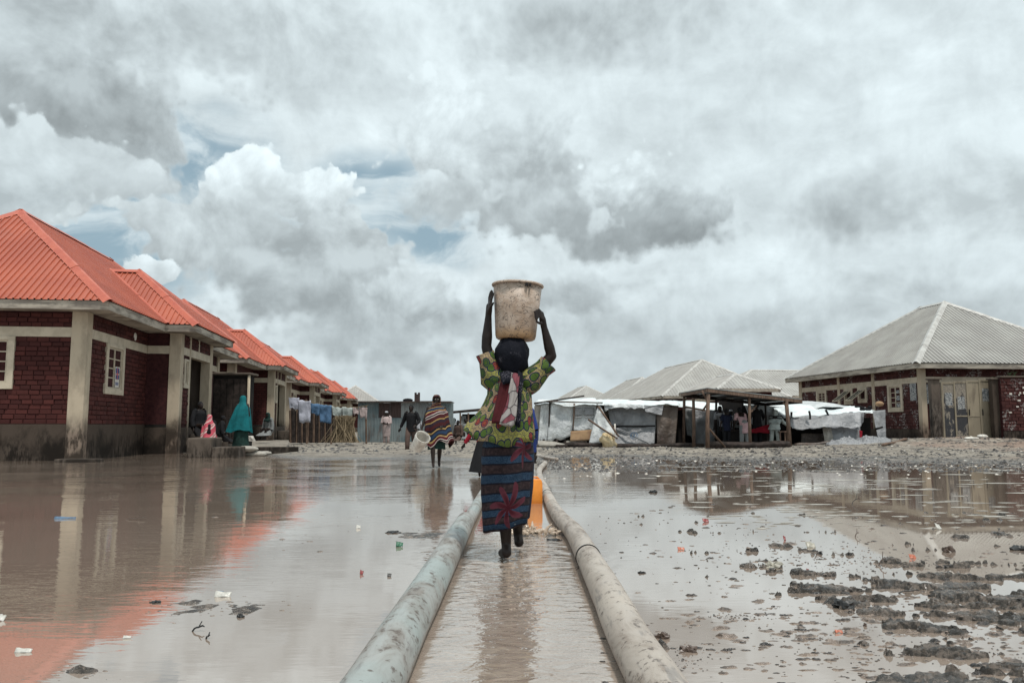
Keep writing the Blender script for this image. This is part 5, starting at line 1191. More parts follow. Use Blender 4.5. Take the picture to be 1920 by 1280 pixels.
A = P(759, 752, 40); m = MB(); m.ell((A.x + .15, 40, A.z + .05), (.26, .2, .10), 10); tag(m.build('rag_pile', 'blackc', None, smooth=True), 'small dark heap on top of the zinc wall left of the block', 'rags')
# dark shack at the centre
o = empty('shack', P(862, 829, 44), 'low dark open shack behind the striped woman, right', 'shack'); O_ = o.location
a = P(862, 775, 44); b_ = P(930, 766, 44)
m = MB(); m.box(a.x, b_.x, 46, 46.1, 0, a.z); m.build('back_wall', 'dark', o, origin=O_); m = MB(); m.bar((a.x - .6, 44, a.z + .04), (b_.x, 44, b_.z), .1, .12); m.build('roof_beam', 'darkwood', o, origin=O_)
m = MB(); m.add([(a.x - .6, 44, a.z + .10), (b_.x, 44, b_.z + .08), (b_.x, 46.2, b_.z + .1), (a.x - .6, 46.2, a.z + .12)], [(0, 1, 2, 3)]); m.build('roof', 'corrb', o, origin=O_, solid=.04)
for px in (863, 878, 900): MB().tube([P(px, 829, 44), P(px, 774, 44)], .05, 6).build('post', 'wood', o, origin=O_)
for px in (868, 905): m = MB(); m.sheet(P(px - 5, 779, 44.1), P(px + 6, 779, 44.1), P(px + 6, 800, 44.1), P(px - 5, 801, 44.1), 8, 8, .03, 3, px); m.build('hanging_cloth', 'grey', o, origin=O_, smooth=True)

# ------------------------------------------------------------------ shelters on the right
def S(par, name, mat, a, b_, c, d_, amp=.05, seed=0, nu=22, nv=14, smooth=True, ragged=0., solid=.006, freq=1.6):
    m = MB(); m.sheet(P(*a), P(*b_), P(*c), P(*d_), nu, nv, amp, freq, seed, ragged=ragged); return m.build(name, mat, par, smooth=smooth, origin=par.location, solid=solid)
def pole(par, a, b_, r=.035, mat='wood', name='pole'): m = MB(); m.tube([P(*a), Vector(P(*a)).lerp(P(*b_), .5) + Vector((random.uniform(-.02, .02), 0, 0)), P(*b_)], [r * 1.1, r, r * .9], 8); return m.build(name, mat, par, smooth=True, origin=par.location)
o = empty('shelter', P(1075, 838, 31), 'white plastic sheeted shelter on short stilts just right of the woman', 'shelter')
core = MB(); a = P(1006, 830, 31.6); b_ = P(1118, 758, 31.6); core.box(a.x, b_.x, 31.7, 34.5, a.z, b_.z); core.build('inside_shade', 'dark', o, origin=o.location)  # solid black block stands in for the shade inside the shelter
S(o, 'tarp_panel', 'sandbag', (1003, 758, 31.3), (1018, 758, 31.2), (1016, 836, 31.1), (1001, 832, 31.3), .04, 1)
S(o, 'tarp_panel', 'tarpw', (1014, 756, 31.2), (1032, 755, 31.1), (1028, 827, 31.0), (1009, 829, 31.0), .05, 2, ragged=.15)
S(o, 'tarp_panel', 'tarpw', (1031, 755, 31.1), (1076, 756, 31.1), (1070, 822, 31.0), (1026, 826, 30.95), .05, 3, ragged=.15)
S(o, 'tarp_panel', 'tarpw', (1075, 757, 31.1), (1122, 758, 31.1), (1118, 806, 31.0), (1071, 808, 31.0), .035, 4, ragged=.05)
for i, (pa, pb) in enumerate(((1078, 1092), (1096, 1114))):      # printed food sacks sewn into the sheet: grey print blocks
    S(o, 'sack_print', 'tarpg', (pa, 764, 31.0), (pb, 764, 31.0), (pb - 1, 778, 30.97), (pa, 779, 30.97), .008, 5 + i, 8, 6); S(o, 'sack_print', 'tarpg', (pa, 781, 30.97), (pb, 781, 30.97), (pb - 1, 783, 30.96), (pa, 783, 30.96), .004, 7 + i, 6, 2)
S(o, 'tarp_flap', 'tarpw', (1120, 758, 31.0), (1124, 758, 31.0), (1159, 824, 30.2), (1104, 832, 30.5), .05, 9, ragged=.06)
S(o, 'cardboard_panel', 'card', (1070, 808, 30.8), (1110, 805, 30.8), (1108, 825, 30.7), (1069, 827, 30.7), .015, 11, 8, 6)
S(o, 'tarp_panel', 'sandbag', (1062, 826, 30.9), (1100, 824, 30.9), (1100, 838, 30.9), (1060, 838, 30.9), .04, 12)
pole(o, (1103, 786, 30.3), (1158, 822, 29.9)); pole(o, (1122, 762, 30.6), (1160, 818, 29.9)); pole(o, (1153, 794, 30.2), (1153, 842, 30.2), .03, 'white_pl')
pole(o, (1031, 752, 31.0), (1030, 840, 31.0), .03, 'darkwood'); pole(o, (1077, 756, 31.0), (1074, 812, 30.95), .03); pole(o, (1120, 757, 30.9), (1117, 810, 30.9), .03)
for px in (1012, 1020, 1028, 1044, 1059): pole(o, (px, 823, 31.05), (px, 842, 31.05), .05, 'darkwood', 'stilt')
S(o, 'roof_tarp', 'tarproof', (1010, 748, 34.5), (1115, 746, 34.5), (1130, 759, 30.8), (1000, 757, 30.9), .05, 14, 30, 10)
pole(o, (1002, 756, 30.8), (1095, 742, 32.5), .035, 'darkwood'); pole(o, (1025, 752, 30.85), (1130, 755, 30.85), .03, 'tarpb')
o1 = o
o = empty('shelter', P(1195, 832, 31.5), 'grey sheeted shelter bearing a round blue emblem', 'shelter')
core = MB(); a = P(1124, 832, 32.2); b_ = P(1272, 760, 32.2); core.box(a.x, b_.x, 32.3, 35.5, .0, b_.z); core.build('inside_shade', 'dark', o, origin=o.location)  # black block paints the interior shade behind the panels
S(o, 'tarp_panel', 'tarpb', (1121, 758, 31.8), (1140, 759, 31.8), (1142, 800, 31.8), (1124, 800, 31.8), .04, 1)
S(o, 'tarp_panel', 'tarpg', (1138, 760, 31.6), (1231, 768, 31.6), (1229, 800, 31.5), (1146, 801, 31.5), .06, 2, 34, 14)
S(o, 'tarp_panel', 'tarpg', (1146, 800, 31.52), (1229, 799, 31.52), (1227, 832, 31.2), (1150, 836, 31.2), .05, 3, 34, 14)
pole(o, (1146, 799, 31.35), (1228, 798, 31.35), .035, 'black'); S(o, 'fold', 'tarpg', (1152, 802, 31.3), (1160, 802, 31.3), (1226, 834, 31.0), (1215, 834, 31.0), .03, 4)
S(o, 'tarp_flap', 'tarpw', (1132, 757, 31.3), (1210, 758, 31.3), (1208, 766, 31.2), (1134, 766, 31.2), .05, 5, ragged=.2); S(o, 'tarp_flap', 'tarpg', (1208, 759, 31.3), (1244, 760, 31.3), (1241, 778, 31.2), (1210, 771, 31.2), .03, 6)
S(o, 'brown_panel', 'tarpb', (1231, 762, 31.5), (1272, 760, 31.5), (1266, 833, 31.4), (1232, 833, 31.4), .05, 7, ragged=.1)
S(o, 'roof_tarp', 'tarproof', (1110, 748, 35.5), (1272, 752, 35.5), (1275, 761, 31.3), (1122, 759, 31.2), .05, 8, 34, 10)
# round emblem printed in blue: ring, figure strokes
em, k, bb = new_mat('blue_print'); k.put(bb.inputs['Base Color'], (.05, .12, .22)); bb.inputs['Roughness'].default_value = .7
m = MB(); ec = (1189, 817); dpt = 31.12
def epx(dx, dy): return P(ec[0] + dx, ec[1] + dy, dpt + .0)
nn = 30; vs = [epx(math.cos(t) * r, math.sin(t) * r * .9) for t in np.linspace(0, 2 * math.pi, nn + 1) for r in (7.6, 6.6)]; m.add(vs, [(2 * i, 2 * i + 1, 2 * i + 3, 2 * i + 2) for i in range(nn)])
for (x0, y0, x1, y1, w_) in ((0, -3.5, 0, -1.5, 2), (0, -1.5, 0, 4, 2.2), (-4, 3, -5, -3, 1), (4, 3, 5, -3, 1), (-4, 3.4, 4, 3.4, 1.2)):
    a_ = Vector((x0, y0)); b2 = Vector((x1, y1)); dd = (b2 - a_).normalized(); q = Vector((-dd.y, dd.x)) * w_ / 2; m.add([epx(*(a_ + q)), epx(*(a_ - q)), epx(*(b2 - q)), epx(*(b2 + q))], [(0, 1, 2, 3)])
m.build('emblem', em, o, origin=o.location)
# yellow sack
g = P(1139, 827, 30.3); m = MB(); m.ell((0, 0, 0), (.30, .25, .33), 22)
m.v = [tuple(Vector(v_) * (1 + .10 * math.sin(7 * math.atan2(v_[2], v_[0]) + 2 * v_[1] * 8)) + Vector((.08 * (v_[2] < 0), 0, 0))) for v_ in m.v]; s_ = m.build('sack', 'sack', None, smooth=True); s_.location = g; tag(s_, 'bulging yellow sack leaning against the white shelter', 'sack')
# long timbers and sandbags at the base
def log(label, a, b_, r, mat='darkwood', cat='log', grp=None):
    A = P(*a); m = MB(); B = P(*b_); A.z = max(A.z, gz(A.x, A.y) + r * .5); B.z = max(B.z, gz(B.x, B.y) + r * .5); pts = [A.lerp(B, t) + Vector((0, 0, .02 * math.sin(t * 9))) for t in np.linspace(0, 1, 9)]; m.tube(pts, [r * (1 + .12 * math.sin(i * 2.1)) for i in range(9)], 10); q = m.build('log', mat, None, smooth=True, origin=A); q.location = A; return tag(q, label, cat, grp)
log('dark beam lying along the foot of the grey shelter', (1040, 842, 30.4), (1320, 840, 30.4), .10); log('thick dark log lying under the front of the pavilion', (1325, 842, 28.8), (1480, 840, 29.2), .14)
log('long thin pole lying right of the pavilion towards the gate', (1490, 838, 30.5), (1560, 836, 30.5), .06, 'tarpb'); log('pole slanting up onto the red mound by the gate', (1655, 838, 28.5), (1700, 826, 30.5), .05, 'wood')
o = empty('crate', P(1062, 842, 30), 'dark block at the foot of the white shelter', 'crate'); box('box', 'darkwood', o, -.40, .05, 0, .4, -.05, .17, bev=.02)
bag('long white sandbag beside the short pipe end', 1020, 838, .65, .25, .13, .05, d=31); bag('second white sandbag nearer the dark crate', 1036, 843, .5, .22, .10, -.1, d=30.3)
# middle shelters behind the pavilion
o = empty('shelter', P(1300, 832, 33), 'pale grey shelter behind the left half of the pavilion', 'shelter')
S(o, 'roof_tarp', 'tarproof', (1262, 750, 36.5), (1352, 756, 36.5), (1355, 768, 33.), (1272, 762, 33.), .05, 1, 26, 10); S(o, 'tarp_panel', 'tarpg', (1285, 765, 33.), (1347, 770, 33.), (1344, 834, 32.9), (1300, 836, 32.9), .06, 2)
S(o, 'tarp_panel', 'tarpg', (1340, 768, 33.1), (1355, 768, 33.1), (1354, 834, 33), (1343, 834, 33), .03, 3); core = MB(); a = P(1272, 832, 33.2); b_ = P(1350, 768, 33.2); core.box(a.x, b_.x, 33.3, 36, .0, b_.z); core.build('inside_shade', 'dark', o, origin=o.location)  # black core as painted shade under the roof tarp
S(o, 'hanging_cloth', 'grey', (1283, 767, 32.6), (1298, 768, 32.6), (1302, 820, 32.5), (1288, 815, 32.5), .05, 4)
o = empty('shelter', P(1400, 832, 35), 'white shelter seen through the middle of the pavilion', 'shelter')
S(o, 'tarp_panel', 'tarpw', (1396, 758, 34.), (1478, 762, 34), (1478, 832, 34), (1424, 834, 34), .06, 2); S(o, 'roof_tarp', 'tarproof', (1390, 745, 38), (1470, 750, 38), (1480, 764, 33.8), (1395, 760, 33.8), .05, 3, 26, 10)
core = MB(); a = P(1352, 832, 35.2); b_ = P(1425, 752, 35.2); core.box(a.x, b_.x, 35.3, 35.4, .0, b_.z); core.build('inside_shade', 'dark', o, origin=o.location)  # thin black slab standing for shade beside the white panel
# right shelter
o = empty('shelter', P(1560, 832, 31), 'long grey shelter with a black open side left of the brick house', 'shelter')
core = MB(); a = P(1482, 834, 31.8); b_ = P(1642, 778, 31.8); core.box(a.x, b_.x, 32.3, 34.6, .0, b_.z - .1); core.build('inside_shade', 'dark', o, origin=o.location)  # black block gives the open side its shade by colour
S(o, 'roof_tarp', 'tarproof', (1440, 757, 35.5), (1612, 762, 35.5), (1652, 772, 31.2), (1470, 784, 30.9), .06, 2, 40, 14); S(o, 'roof_tarp', 'tarpw', (1436, 748, 36.5), (1545, 754, 36.5), (1640, 768, 33.2), (1440, 760, 35.4), .04, 3, 30, 10)
S(o, 'tarp_flap', 'tarpg', (1482, 782, 31.0), (1615, 772, 31.1), (1614, 800, 30.7), (1478, 803, 30.6), .06, 4, 40, 12, ragged=.08)
S(o, 'tarp_panel', 'tarpg', (1556, 800, 31.1), (1613, 799, 31.1), (1614, 827, 31), (1562, 831, 31), .05, 5); S(o, 'torn_cloth', 'sandbag', (1542, 799, 31.0), (1558, 799, 31.0), (1563, 833, 31), (1546, 832, 31), .06, 6, ragged=.1)
S(o, 'tarp_panel', 'tarpg', (1636, 770, 31.0), (1660, 768, 31.2), (1661, 828, 31), (1648, 828, 30.8), .03, 7); S(o, 'tarp_panel', 'tarpg', (1614, 772, 31.1), (1620, 772, 31.1), (1619, 790, 31.1), (1614, 800, 31.1), .02, 8)
S(o, 'red_cloth', 'red', (1611, 806, 30.9), (1617, 808, 30.9), (1616, 824, 30.9), (1612, 822, 30.9), .01, 9, 6, 6)
for a_, b_ in (((1517, 770, 30.7), (1519, 786, 30.7)), ((1548, 768, 31), (1553, 778, 31)), ((1484, 772, 31), (1484, 782, 31)), ((1642, 804, 30.6), (1655, 800, 30.6))): pole(o, a_, b_, .04, 'black', 'strap')
S(o, 'cardboard', 'tarpb', (1502, 812, 31.6), (1545, 812, 31.6), (1545, 834, 31.6), (1502, 834, 31.6), .01, 10, 6, 6)
g = P(1649, 757, 31.5); m = MB(); m.ell((0, 0, 0), (.17, .15, .11), 14); s_ = m.build('bundle', 'card', None, smooth=True); s_.location = g; tag(s_, 'brown bundle lying on the right end of the grey shelter roof', 'bundle'); finish_body(s_, .03, 1)
m = MB(); rs = random.Random(2)
for i in range(14): m.ell(P(rs.uniform(1605, 1632), rs.uniform(762, 768), 31.4), (rs.uniform(.05, .12), .08, rs.uniform(.03, .06)), 8)
tag(m.build('rag_pile', 'blackc', None, smooth=True), 'black rags heaped on the roof edge of the grey shelter', 'rags')
# crumpled sheeting on the ground
for i, (pa, pb, lb) in enumerate(((1548, 1610, 'crumpled white sheeting on the ground, left heap before the grey shelter'), (1600, 1672, 'crumpled white sheeting on the ground, right heap beside the brick wall'))):
    m = MB(); vs = []; nu, nv = 46, 18
    for j in range(nv + 1):
        for i_ in range(nu + 1):
            u, v_ = i_ / nu, j / nv; q = P(pa + (pb - pa) * u, 840, 29.6 + 1.4 * v_); e = math.sin(u * math.pi) ** .5 * math.sin(v_ * math.pi) ** .5
            vs.append((q.x, q.y, gz(q.x, q.y) - .02 + e * (.12 + .22 * abs(noise.fractal(Vector((q.x * 3, q.y * 3, i * 9)), 1, 2, 4)))))
    m.add(vs, [(j * (nu + 1) + i_, j * (nu + 1) + i_ + 1, (j + 1) * (nu + 1) + i_ + 1, (j + 1) * (nu + 1) + i_) for j in range(nv) for i_ in range(nu)]); tag(m.build('plastic_sheeting', 'tarpg', None), lb, 'sheeting')
# pavilion
PV = empty('pavilion', P(1326, 845, 27.8), 'open wooden pavilion with a flat sheet roof sheltering several people', 'pavilion'); O_ = PV.location
c = [P(1326, 727, 27.8), P(1503, 748, 30.2), None, P(1277, 736, 32)]
c[2] = c[1] + (c[3] - c[0]); zt = lambda p: p
m = MB(); up = Vector((0, 0, .05)); m.add([p - up * .25 for p in c] + [p + up * .25 for p in c], [(3, 2, 1, 0), (4, 5, 6, 7), (0, 1, 5, 4), (1, 2, 6, 5), (2, 3, 7, 6), (3, 0, 4, 7)]); m.build('roof_sheet', 'corrp', PV, origin=O_)
dn = Vector((0, 0, -.09)); MB().bar(c[0] + dn, c[1] + dn, .05, .11).build('beam', 'wood', PV, origin=O_); MB().bar(c[0] + dn, c[3] + dn, .05, .11).build('beam', 'wood', PV, origin=O_); MB().bar(c[3] + dn, c[2] + dn, .06, .14).build('beam', 'darkwood', PV, origin=O_); MB().bar(c[1] + dn, c[2] + dn, .06, .14).build('beam', 'darkwood', PV, origin=O_)
for t in (.2, .4, .6, .8): MB().bar(c[0].lerp(c[1], t) + dn * .7, c[3].lerp(c[2], t) + dn * .7, .05, .08).build('rafter', 'darkwood', PV, origin=O_)
for a_, b_, r in (((1327, 846, 27.9), (1328, 738, 27.9), .07), ((1301, 842, 30), (1300, 746, 30), .06), ((1282, 838, 31.8), (1283, 744, 31.8), .06), ((1407, 838, 29), (1405, 742, 29), .055), ((1343, 836, 32.5), (1343, 750, 32.5), .05), ((1438, 836, 33), (1435, 757, 33), .045), ((1481, 842, 29.8), (1474, 750, 29.8), .075)): pole(PV, a_, b_, r, 'wood' if r > .05 else 'darkwood', 'post')
for a_, b_ in (((1330, 804, 27.9), (1360, 838, 28.6)), ((1316, 732, 28), (1326, 752, 28)), ((1318, 769, 29), (1328, 754, 28)), ((1408, 772, 29), (1418, 760, 29.5)), ((1468, 754, 29.8), (1475, 762, 29.8)), ((1284, 762, 31.7), (1322, 769, 28.6))): pole(PV, a_, b_, .035, 'wood', 'brace')
# table under it, red cloth
tb = empty('table', P(1400, 834, 31.2), 'dark table in the pavilion half covered by a red cloth', 'table'); a = P(1360, 806, 31.2); b_ = P(1442, 806, 31.2)
m = MB(); m.box(a.x, b_.x, 31, 31.9, a.z - .05, a.z); m.build('tabletop', 'darkwood', tb, origin=tb.location)
for x_ in (a.x + .1, b_.x - .1):
    for y_ in (31.08, 31.8): MB().box(x_ - .04, x_ + .04, y_ - .04, y_ + .04, 0, a.z - .051).build('leg', 'darkwood', tb, origin=tb.location)
m = MB(); m.box(a.x + .05, b_.x - .05, 31.05, 31.1, .1, a.z - .06); m.build('front_board', 'dark', tb, origin=tb.location)
m = MB(); m.sheet(P(1404, 806, 31.0), P(1443, 795, 30.6), P(1447, 812, 30.5), P(1410, 811, 30.8), 16, 8, .02, 3, 4); tag(m.build('red_cloth', 'red', None, smooth=True, solid=.01), 'red cloth spread over the right end of the table', 'cloth')
for i, (px, py, d, H, fc, ps, cl, lb, ar) in enumerate((
    (1357, 836, 32.4, 1.72, -40, 'lean', [('trousers', 'blackc'), ('shirt', 'whitec', -.1), ('hair', 'blackc')], 'man in a white shirt behind the boy at the pavilion\'s left', None),
    (1363, 838, 30.0, 1.42, 190, 'stand', [('trousers', 'blackc'), ('shirt', 'navy', -.18), ('hair', 'blackc')], 'boy in a dark blue and grey top, back turned, left in the pavilion', None),
    (1384, 836, 32.6, 1.62, 5, 'lean', [('trousers', 'blackc'), ('shirt', 'grey', -.1), ('hair', 'blackc')], 'person in grey leaning over the table behind the pink shirt', None),
    (1395, 838, 29.8, 1.58, 195, 'lean', [('trousers', 'grey'), ('shirt', 'pinkc', -.32), ('hair', 'blackc')], 'man in a pale pink tunic bending over the table, back turned', None),
    (1421, 837, 31.0, 1.66, -170, 'stand', [('trousers', 'blackc'), ('shirt', 'blackc', -.12, 1), ('hair', 'blackc')], 'man all in black standing right of the pink tunic', [((-.32, -.1, 1.2), (-.42, -.3, 1.1)), ((.30, .05, 1.16), (.26, -.18, 1.0))]),
    (1372, 836, 33.4, 1.5, 0, 'stand', [('trousers', 'blackc'), ('shirt', 'whitec', -.1), ('cap', 'whitec')], 'child in white at the back of the pavilion table', None))):
    person(lb, at(px, py, d), H, R(fc), ps, ar, cl, seed=40 + i, voxel=.02)
gr = person('figure in pale cloth with black straps leaning on the right pavilion post', at(1454, 838, 30.4), 1.5, R(150), 'lean', [((-.3, -.3, 1.05), (-.5, -.5, .9)), None], [('trousers', 'pale'), ('robe', 'pale', .75, .26), ('veil', 'pale', 1.05, .25, False)], seed=50, voxel=.02)
m = MB(); m.loft([(0, -.22, 1.18, .25, .19), (0, -.22, 1.14, .25, .19)], 20); m.loft([(0, -.2, 1.10, .26, .2), (0, -.2, 1.05, .26, .2)], 20); m.build('strap', 'black', gr)
st = empty('stool', P(1468, 838, 30.2), 'rough wooden stool beside the right pavilion post', 'stool'); box('seat', 'wood', st, -.16, .16, -.15, .15, .55, .6)
for x_, y_ in ((-.13, -.12), (.13, -.12), (-.13, .12), (.13, .12)): box('leg', 'wood', st, x_ - .025, x_ + .025, y_ - .025, y_ + .025, 0, .549)

# ------------------------------------------------------------------ gate and compound wall
GR = ROT * 1.0
GO = P(1752, 826, 32.0); GT = empty('gate', GO, 'worn beige metal double gate with peeling dark patches', 'gate', 0)
def gx(px): return P(px, 800, 32.0).x - GO.x
zt0 = P(0, 716, 32).z - GO.z; zt1 = P(0, 709, 32).z - GO.z
xs_ = [1770, 1793, 1817, 1841, 1862]
for i in range(4):
    a_, b_ = gx(xs_[i]), gx(xs_[i + 1]); q = i / 4; zt_ = zt0 + (zt1 - zt0) * q
    mt = 'gatedark' if i < 2 else 'gate'
    box('gate_panel', mt, GT, a_ + .03, b_ - .03, .0, .03, .14, zt_ - .08, bev=0); box('stile', 'gate', GT, a_ - .035, a_ + .03, -.03, .05, .08, zt_, bev=.005)
    box('rail', 'gate', GT, a_ + .031, b_ - .036, -.02, .04, zt_ - .08, zt_ - .005, bev=.004); box('rail', 'gate', GT, a_ + .031, b_ - .036, -.02, .04, .08, .139, bev=.004)
    if i in (1, 2): box('rail', 'gate', GT, a_ + .031, b_ - .036, -.015, -.001, .95, 1.0, bev=.004)
box('stile', 'gate', GT, gx(1862) - .035, gx(1862) + .03, -.03, .05, .08, zt1, bev=.005)
for px in (1818, 1843): MB().tube([(gx(px), -.06, 1.0), (gx(px), -.06, 1.25)], .018, 8).build('bolt', 'black', GT)
for (i, cxp, cy) in ((0, 1782, 748), (1, 1805, 755), (3, 1852, 740)): z_ = P(0, cy, 32).z - GO.z; x_ = gx(cxp); box('paper', 'poster', GT, x_ - .14, x_ + .14, -.006, -.001, z_ - .25, z_ + .25, bev=0)
def pillar(px0, px1, pt, lb, d=32.0, mt='inner'):
    o = empty('gate_pillar', P((px0 + px1) / 2, 828, d), lb, 'pillar'); hw = (P(px1, 800, d).x - P(px0, 800, d).x) / 2; h_ = P(0, pt, d).z - o.location.z
    box('shaft', mt, o, -hw, hw, -.02, .24, -.1, h_, bev=.02); box('coping', 'conc', o, -hw - .06, hw + .06, -.08, .28, h_, h_ + .08, bev=.02)
pillar(1751, 1768, 712, 'stained pillar left of the metal gate', 31.8); pillar(1866, 1882, 712, 'sooty dark pillar right of the metal gate', 31.6, 'plinth')
CW = P(1883, 828, 31.4); CWo = empty('compound_wall', CW, 'maroon brick compound wall with torn white paper at the right edge', 'wall', R(-4)); hw = P(0, 708, 31.4).z - CW.z
box('core', 'mortar', CWo, .0, 6., .03, .22, -.1, hw, bev=0); box('plinth', 'plinth', CWo, -.0, 6., -.02, .029, -.1, .42, bev=0); box('coping', 'conc', CWo, -.03, 6., -.06, .3, hw, hw + .07, bev=.02)
lay_bricks(CWo, [('x', .03, -1, .0, 3.2, .43, hw - .02, [])], Matrix.Rotation(R(4), 4, 'Z') @ (Vector((0, 0, CH)) - CW), 'brick2', limit=180)
rs = random.Random(8)
for i in range(16):
    x_, z_ = rs.choice([(.35, 1.75), (1.0, 1.3), (.3, 1.2), (.8, 1.9), (1.1, 1.0)]); x_ += rs.uniform(-.2, .25); z_ += rs.uniform(-.2, .2); w_, h_ = rs.uniform(.05, .15), rs.uniform(.04, .10)
    box('paper_scrap', 'foam', CWo, x_, x_ + w_, -.012, -.008, z_, z_ + h_, bev=0)
# low concrete sill and rag before the gate
o = empty('concrete_sill', P(1835, 832, 31.0), 'low concrete sill in front of the gate', 'sill'); box('sill', 'conc', o, -.2, 1.2, 0, .5, -.1, .16, bev=.02)
bag('small white bag lying on the sill before the gate', 1842, 825, .20, .14, .08, .2, 'foam', d=30.8); bag('white rag bundle on the ground before the gate', 1822, 839, .26, .16, .06, 0., 'foam', d=29.8)
# palm-like plant behind the wall
PT = empty('plant', P(1895, 706, 33.5), 'dark feathery plant rising behind the compound wall at the right edge', 'plant'); rs = random.Random(6); m = MB()
for i in range(34):
    a_ = rs.uniform(-1.5, 1.5); L_ = rs.uniform(.5, 1.3); b0 = Vector((rs.uniform(-.4, 1.2), rs.uniform(-.1, .4), -.4)); d_ = Vector((math.sin(a_), rs.uniform(-.2, .2), 1)).normalized()
    pts = [b0 + d_ * L_ * t + Vector((math.sin(a_) * .3, 0, -.5)) * t * t * L_ for t in np.linspace(0, 1, 7)]
    for j in range(6):
        for q in (-1, 1):
            s0 = pts[j]; e0 = s0 + Vector((q * .13, rs.uniform(-.03, .03), .09)) ; m.add([s0, s0 + Vector((0, 0, .035)), e0], [(0, 1, 2)])
        m.bar(pts[j], pts[j + 1], .012)
m.build('fronds', 'leaf', PT, kind='stuff'); MB().tube([(.3, .1, -2.2), (.35, .1, -1.), (.4, .15, -.3)], [.09, .07, .06], 8).build('stem', 'wood', PT)

# ------------------------------------------------------------------ litter on the water and banks
LIT = {}
RED, ORG, BLU, WHT = (.22, .03, .03), (.45, .13, .07), (.10, .17, .26), (.5, .49, .45)
def scrap(label, px, py, w_, h_, colr, kind='chip', grp=None, rot=0.):
    p = G(px, py); mt = LIT.get(colr)
    if mt is None: mt = basic('litter_plastic', colr, tuple(q * .6 for q in colr), 20., .4, .2, 60.); LIT[colr] = mt
    rs = random.Random(px * 7 + py); k_ = w_ * .85 * p.y / F; hk = h_ * .8 * p.y / F; m = MB()
    if kind == 'chip':
        m.sheet((-k_ / 2, hk * .3, hk), (k_ / 2, hk * .5, hk * .7), (k_ / 2, -hk * .3, 0), (-k_ / 2, -hk * .5, .0), 6, 5, .12 * hk, 2 / hk, px % 17, ragged=hk * .4)
        o = m.build('scrap', mt, None, smooth=True, solid=.003)
    elif kind == 'lump':
        m.ell((0, 0, 0), (k_ / 2, k_ / 2.4, hk * .62), 20); m.v = [tuple(Vector(v_) * (1 + .75 * noise.fractal(Vector(v_) * 4 / k_ + Vector((px, 0, 0)), .8, 2.1, 4))) for v_ in m.v]; o = m.build('lump', mt, None)
    elif kind == 'twig':
        pts = [Vector((k_ * (t - .5), 0, hk * t * (1.4 - t) + .003 * math.sin(t * 9))) for t in np.linspace(0, 1, 7)]; m.tube(pts, [.004] * 6 + [.002], 6); m.tube([pts[3], pts[3] + Vector((k_ * .2, .01, hk * .5))], .0025, 5); o = m.build('twig', mt, None)
    o.location = p; o.rotation_euler.z = rot; return tag(o, label, {'chip': 'litter', 'lump': 'clod', 'twig': 'twig'}[kind], grp)
GRN, RED_, ORG_, BLU_, WHT_, BLK, BRN, CLR = (.02, .13, .07), 0, 0, 0, 0, (.015, .015, .015), (.10, .07, .055), (.38, .36, .30)
for a in (('dark green plastic scrap standing in the water left of the pipe', 749, 1024, 14, 11, GRN), ('small red scrap afloat left of the pipe', 678, 1076, 7, 9, RED), ('tiny dark fin shaped scrap left of the pipe', 730, 1080, 8, 7, BLK),
          ('orange wrapper afloat right of the right pipe', 1277, 1030, 15, 6, ORG), ('dark red scrap afloat below the pavilion reflection', 1323, 978, 13, 8, RED), ('blue and white wrapper on the left silt bank', 418, 1118, 34, 12, WHT), ('turquoise corner of the wrapper on the silt bank', 413, 1114, 12, 9, BLU),
          ('long pale blue wrapper at the left, in the column reflection', 122, 972, 46, 5, BLU), ('white triangular scrap at the left frame edge', 3, 1163, 12, 14, WHT), ('pointed white plastic cup tip in the dark reflection at right', 1759, 992, 10, 16, WHT),
          ('clear tan plastic dome afloat in the pale reflection', 1520, 1026, 20, 13, CLR), ('small upright red scrap near the tan plastic dome', 1471, 1012, 5, 10, RED), ('tiny red scrap farther down right', 1515, 1072, 6, 8, RED),
          ('orange and red wrapper among black weed at right', 1711, 1046, 14, 9, ORG), ('small white chip in the water near the left pipe joint', 672, 990, 9, 8, WHT), ('orange edged scrap in the near mud', 1573, 1186, 16, 7, ORG),
          ('white foam piece nearest the orange roof reflection', 44, 1222, 34, 9, WHT), ('pale flake below the first window reflection', 238, 1196, 16, 6, WHT)): scrap(*a)
for a in (('black wet clod with a peaked top, middle of the near mud', 1581, 1138, 44, 26, BLK), ('black clod left of the mud, beside the right pipe', 1242, 1195, 30, 16, BRN), ('second dark clod beside the right pipe, nearer the camera', 1290, 1219, 36, 18, BRN), ('round dark clod in the pale water beside the pipe', 1202, 1074, 15, 7, BLK),
          ('black tyre like lump in the middle distance water', 1226, 923, 15, 8, BLK), ('dark grey lump by the orange and red wrapper', 1779, 1034, 22, 18, BRN), ('black weed heap at the right frame edge', 1912, 1030, 34, 14, BLK), ('pale mossy lump left of the tan plastic dome', 1450, 1063, 30, 20, CLR),
          ('dark clod in the silt left of the left pipe', 292, 1129, 20, 7, BLK), ('dark clod just below the left silt bank', 450, 1156, 17, 9, BLK), ('dark weedy lump at the left pipe joint', 738, 998, 30, 6, BLK), ('black weed by the splash', 1038, 1012, 30, 5, BLK), ('small round red brown knob in the near mud', 1622, 1173, 7, 10, BRN)): scrap(*a[:6], kind='lump')
